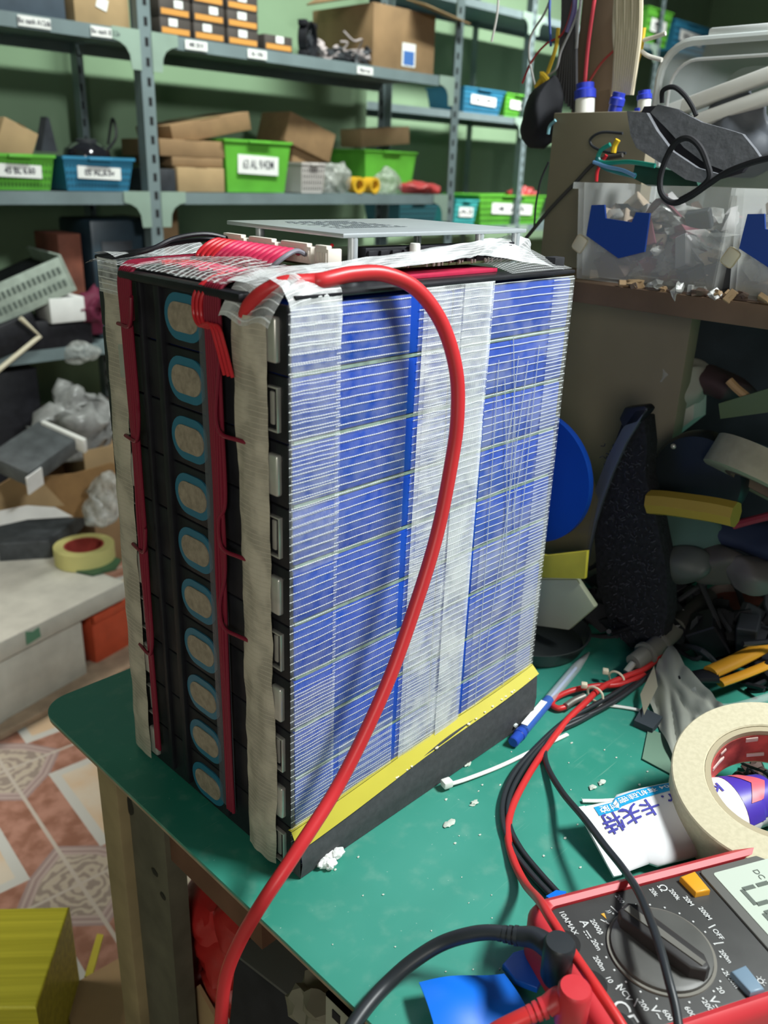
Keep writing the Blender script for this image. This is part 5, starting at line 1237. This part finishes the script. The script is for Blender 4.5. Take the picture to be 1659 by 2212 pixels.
    q = L(1306, 1978); G().prism([(-.0022, -.0012), (.0022, 0), (-.0022, .0012)], zf, zf+.0004, TR((q.x, q.y, 0))).out('diode_mark', mat('amber_print', (.70, .38, .05), .5), t, smooth=False)
    q = L(1643, 2118); g = G(); g.lathe([(.0012, zf), (.0012, zf+.0004), (.0018, zf+.0004), (.0018, zf)], 16, TR((q.x, q.y, 0)), closed=True)
    for k in range(8): g.box((q.x+math.cos(k*PI/4)*.0028, q.y+math.sin(k*PI/4)*.0028, zf+.0002), (.0011, .0004, .0003), rot=(0, 0, k*PI/4))
    g.out('lamp_mark', ink, t, smooth=False)
meter()
def jackplug(name, label, head, headpx, body, cordpts, m, mc, rc):
    h = on(2, head, *headpx); t = thing(name, label, 'test lead', (h.x, h.y, .042))
    r = .0088
    wpart(G().lathe([(r*.8, -.030), (r, -.026), (r*1.04, -.002), (r*.9, 0), (.0001, .0004)], 28, Matrix.Translation(h)), 'plug_head', m, t)
    b = [on(2, z, x, y) for x, y, z in body]
    wpart(G().tube([h+Vector((0, 0, -.010)), b[0], b[1]], lambda q: .0072-.0016*q, 16, 6), 'plug_arm', m, t)
    d = (b[2]-b[1]); n = 5
    for i in range(n): 
        c = b[1]+d*((i+.5)/n); wpart(G().cyl(c-d*.32/n, c+d*.32/n, .0058-.0004*i, 16), 'relief_rib', m, t)
    wpart(G().tube([b[1], b[2]]+[on(2, z, x, y) for x, y, z in cordpts], rc, 12, 8), 'cord', mc, t)
jackplug('black_plug_lead', 'black plug in the meter with cord curving to the bench edge', .064, (1210, 2034), [(1160, 2028, .050), (1122, 2022, .046), (1062, 2014, .042)], [(1010, 2020, .036), (950, 2040, .026), (890, 2078, .016), (840, 2122, .008), (800, 2165, .005), (765, 2212, .004), (730, 2270, .004)], M_lead, M_lead, .0046)
jackplug('red_plug_lead', 'red plug in the meter at the bottom edge with ribbed sleeve', .064, (1243, 2132), [(1208, 2158, .052), (1180, 2175, .048), (1115, 2205, .042)], [(1060, 2235, .034), (1000, 2290, .02)], mat('plug_red', (.58, .035, .045), .42), M_leadr, .0046)

# snips, tubing and cable ends at the right of the bench
t = thing('side_cutters', 'black side cutters with orange grips lying at the right edge', 'pliers', on(2, 0, 1560, 1440))
og = mat('orange_grip', (.66, .30, .02), .45)
wpart(G().tube(tpath([(1535, 1452, .030), (1580, 1432, .032), (1625, 1410, .034), (1650, 1396, .034)]), .0085, 12, 8, flat=.6), 'grip', og, t)
wpart(G().tube(tpath([(1555, 1476, .022), (1600, 1460, .022), (1660, 1436, .022)]), .0055, 12, 8, flat=.6), 'grip', og, t)
wpart(G().tube(tpath([(1450, 1470, .014), (1500, 1462, .022), (1550, 1458, .027)]), lambda q: .006+.006*q, 12, 8, flat=.5), 'jaw', M_black, t)
t = thing('clear_tubing', 'bent clear tubing right of the silver film', 'tubing', on(2, 0, 1560, 1530))
wpart(G().tube(tpath([(1500, 1490, .02), (1530, 1520, .016), (1580, 1528, .014), (1680, 1500, .014)]), .004, 10, 8), 'tube_wall', M_clear2, t)
t = thing('power_cord', 'glossy black cord lying under the large tape roll', 'cord', on(2, 0, 1600, 1790))
wpart(G().tube(tpath([(1520, 1830, .004), (1580, 1815, .005), (1630, 1775, .006), (1690, 1745, .006)]), .0052, 12, 8), 'cord_body', mat('gloss_cord', (.02, .02, .022), .2), t)
heap('dark_clutter', 'small dark parts seen through the large tape roll', 'clutter', tuple(on(2, .001, 1650, 1700)), 14, (.03, .02, .006), [M_dark, mat('dull_brown_part', (.10, .06, .05), .6), M_black], .008, seed=44)
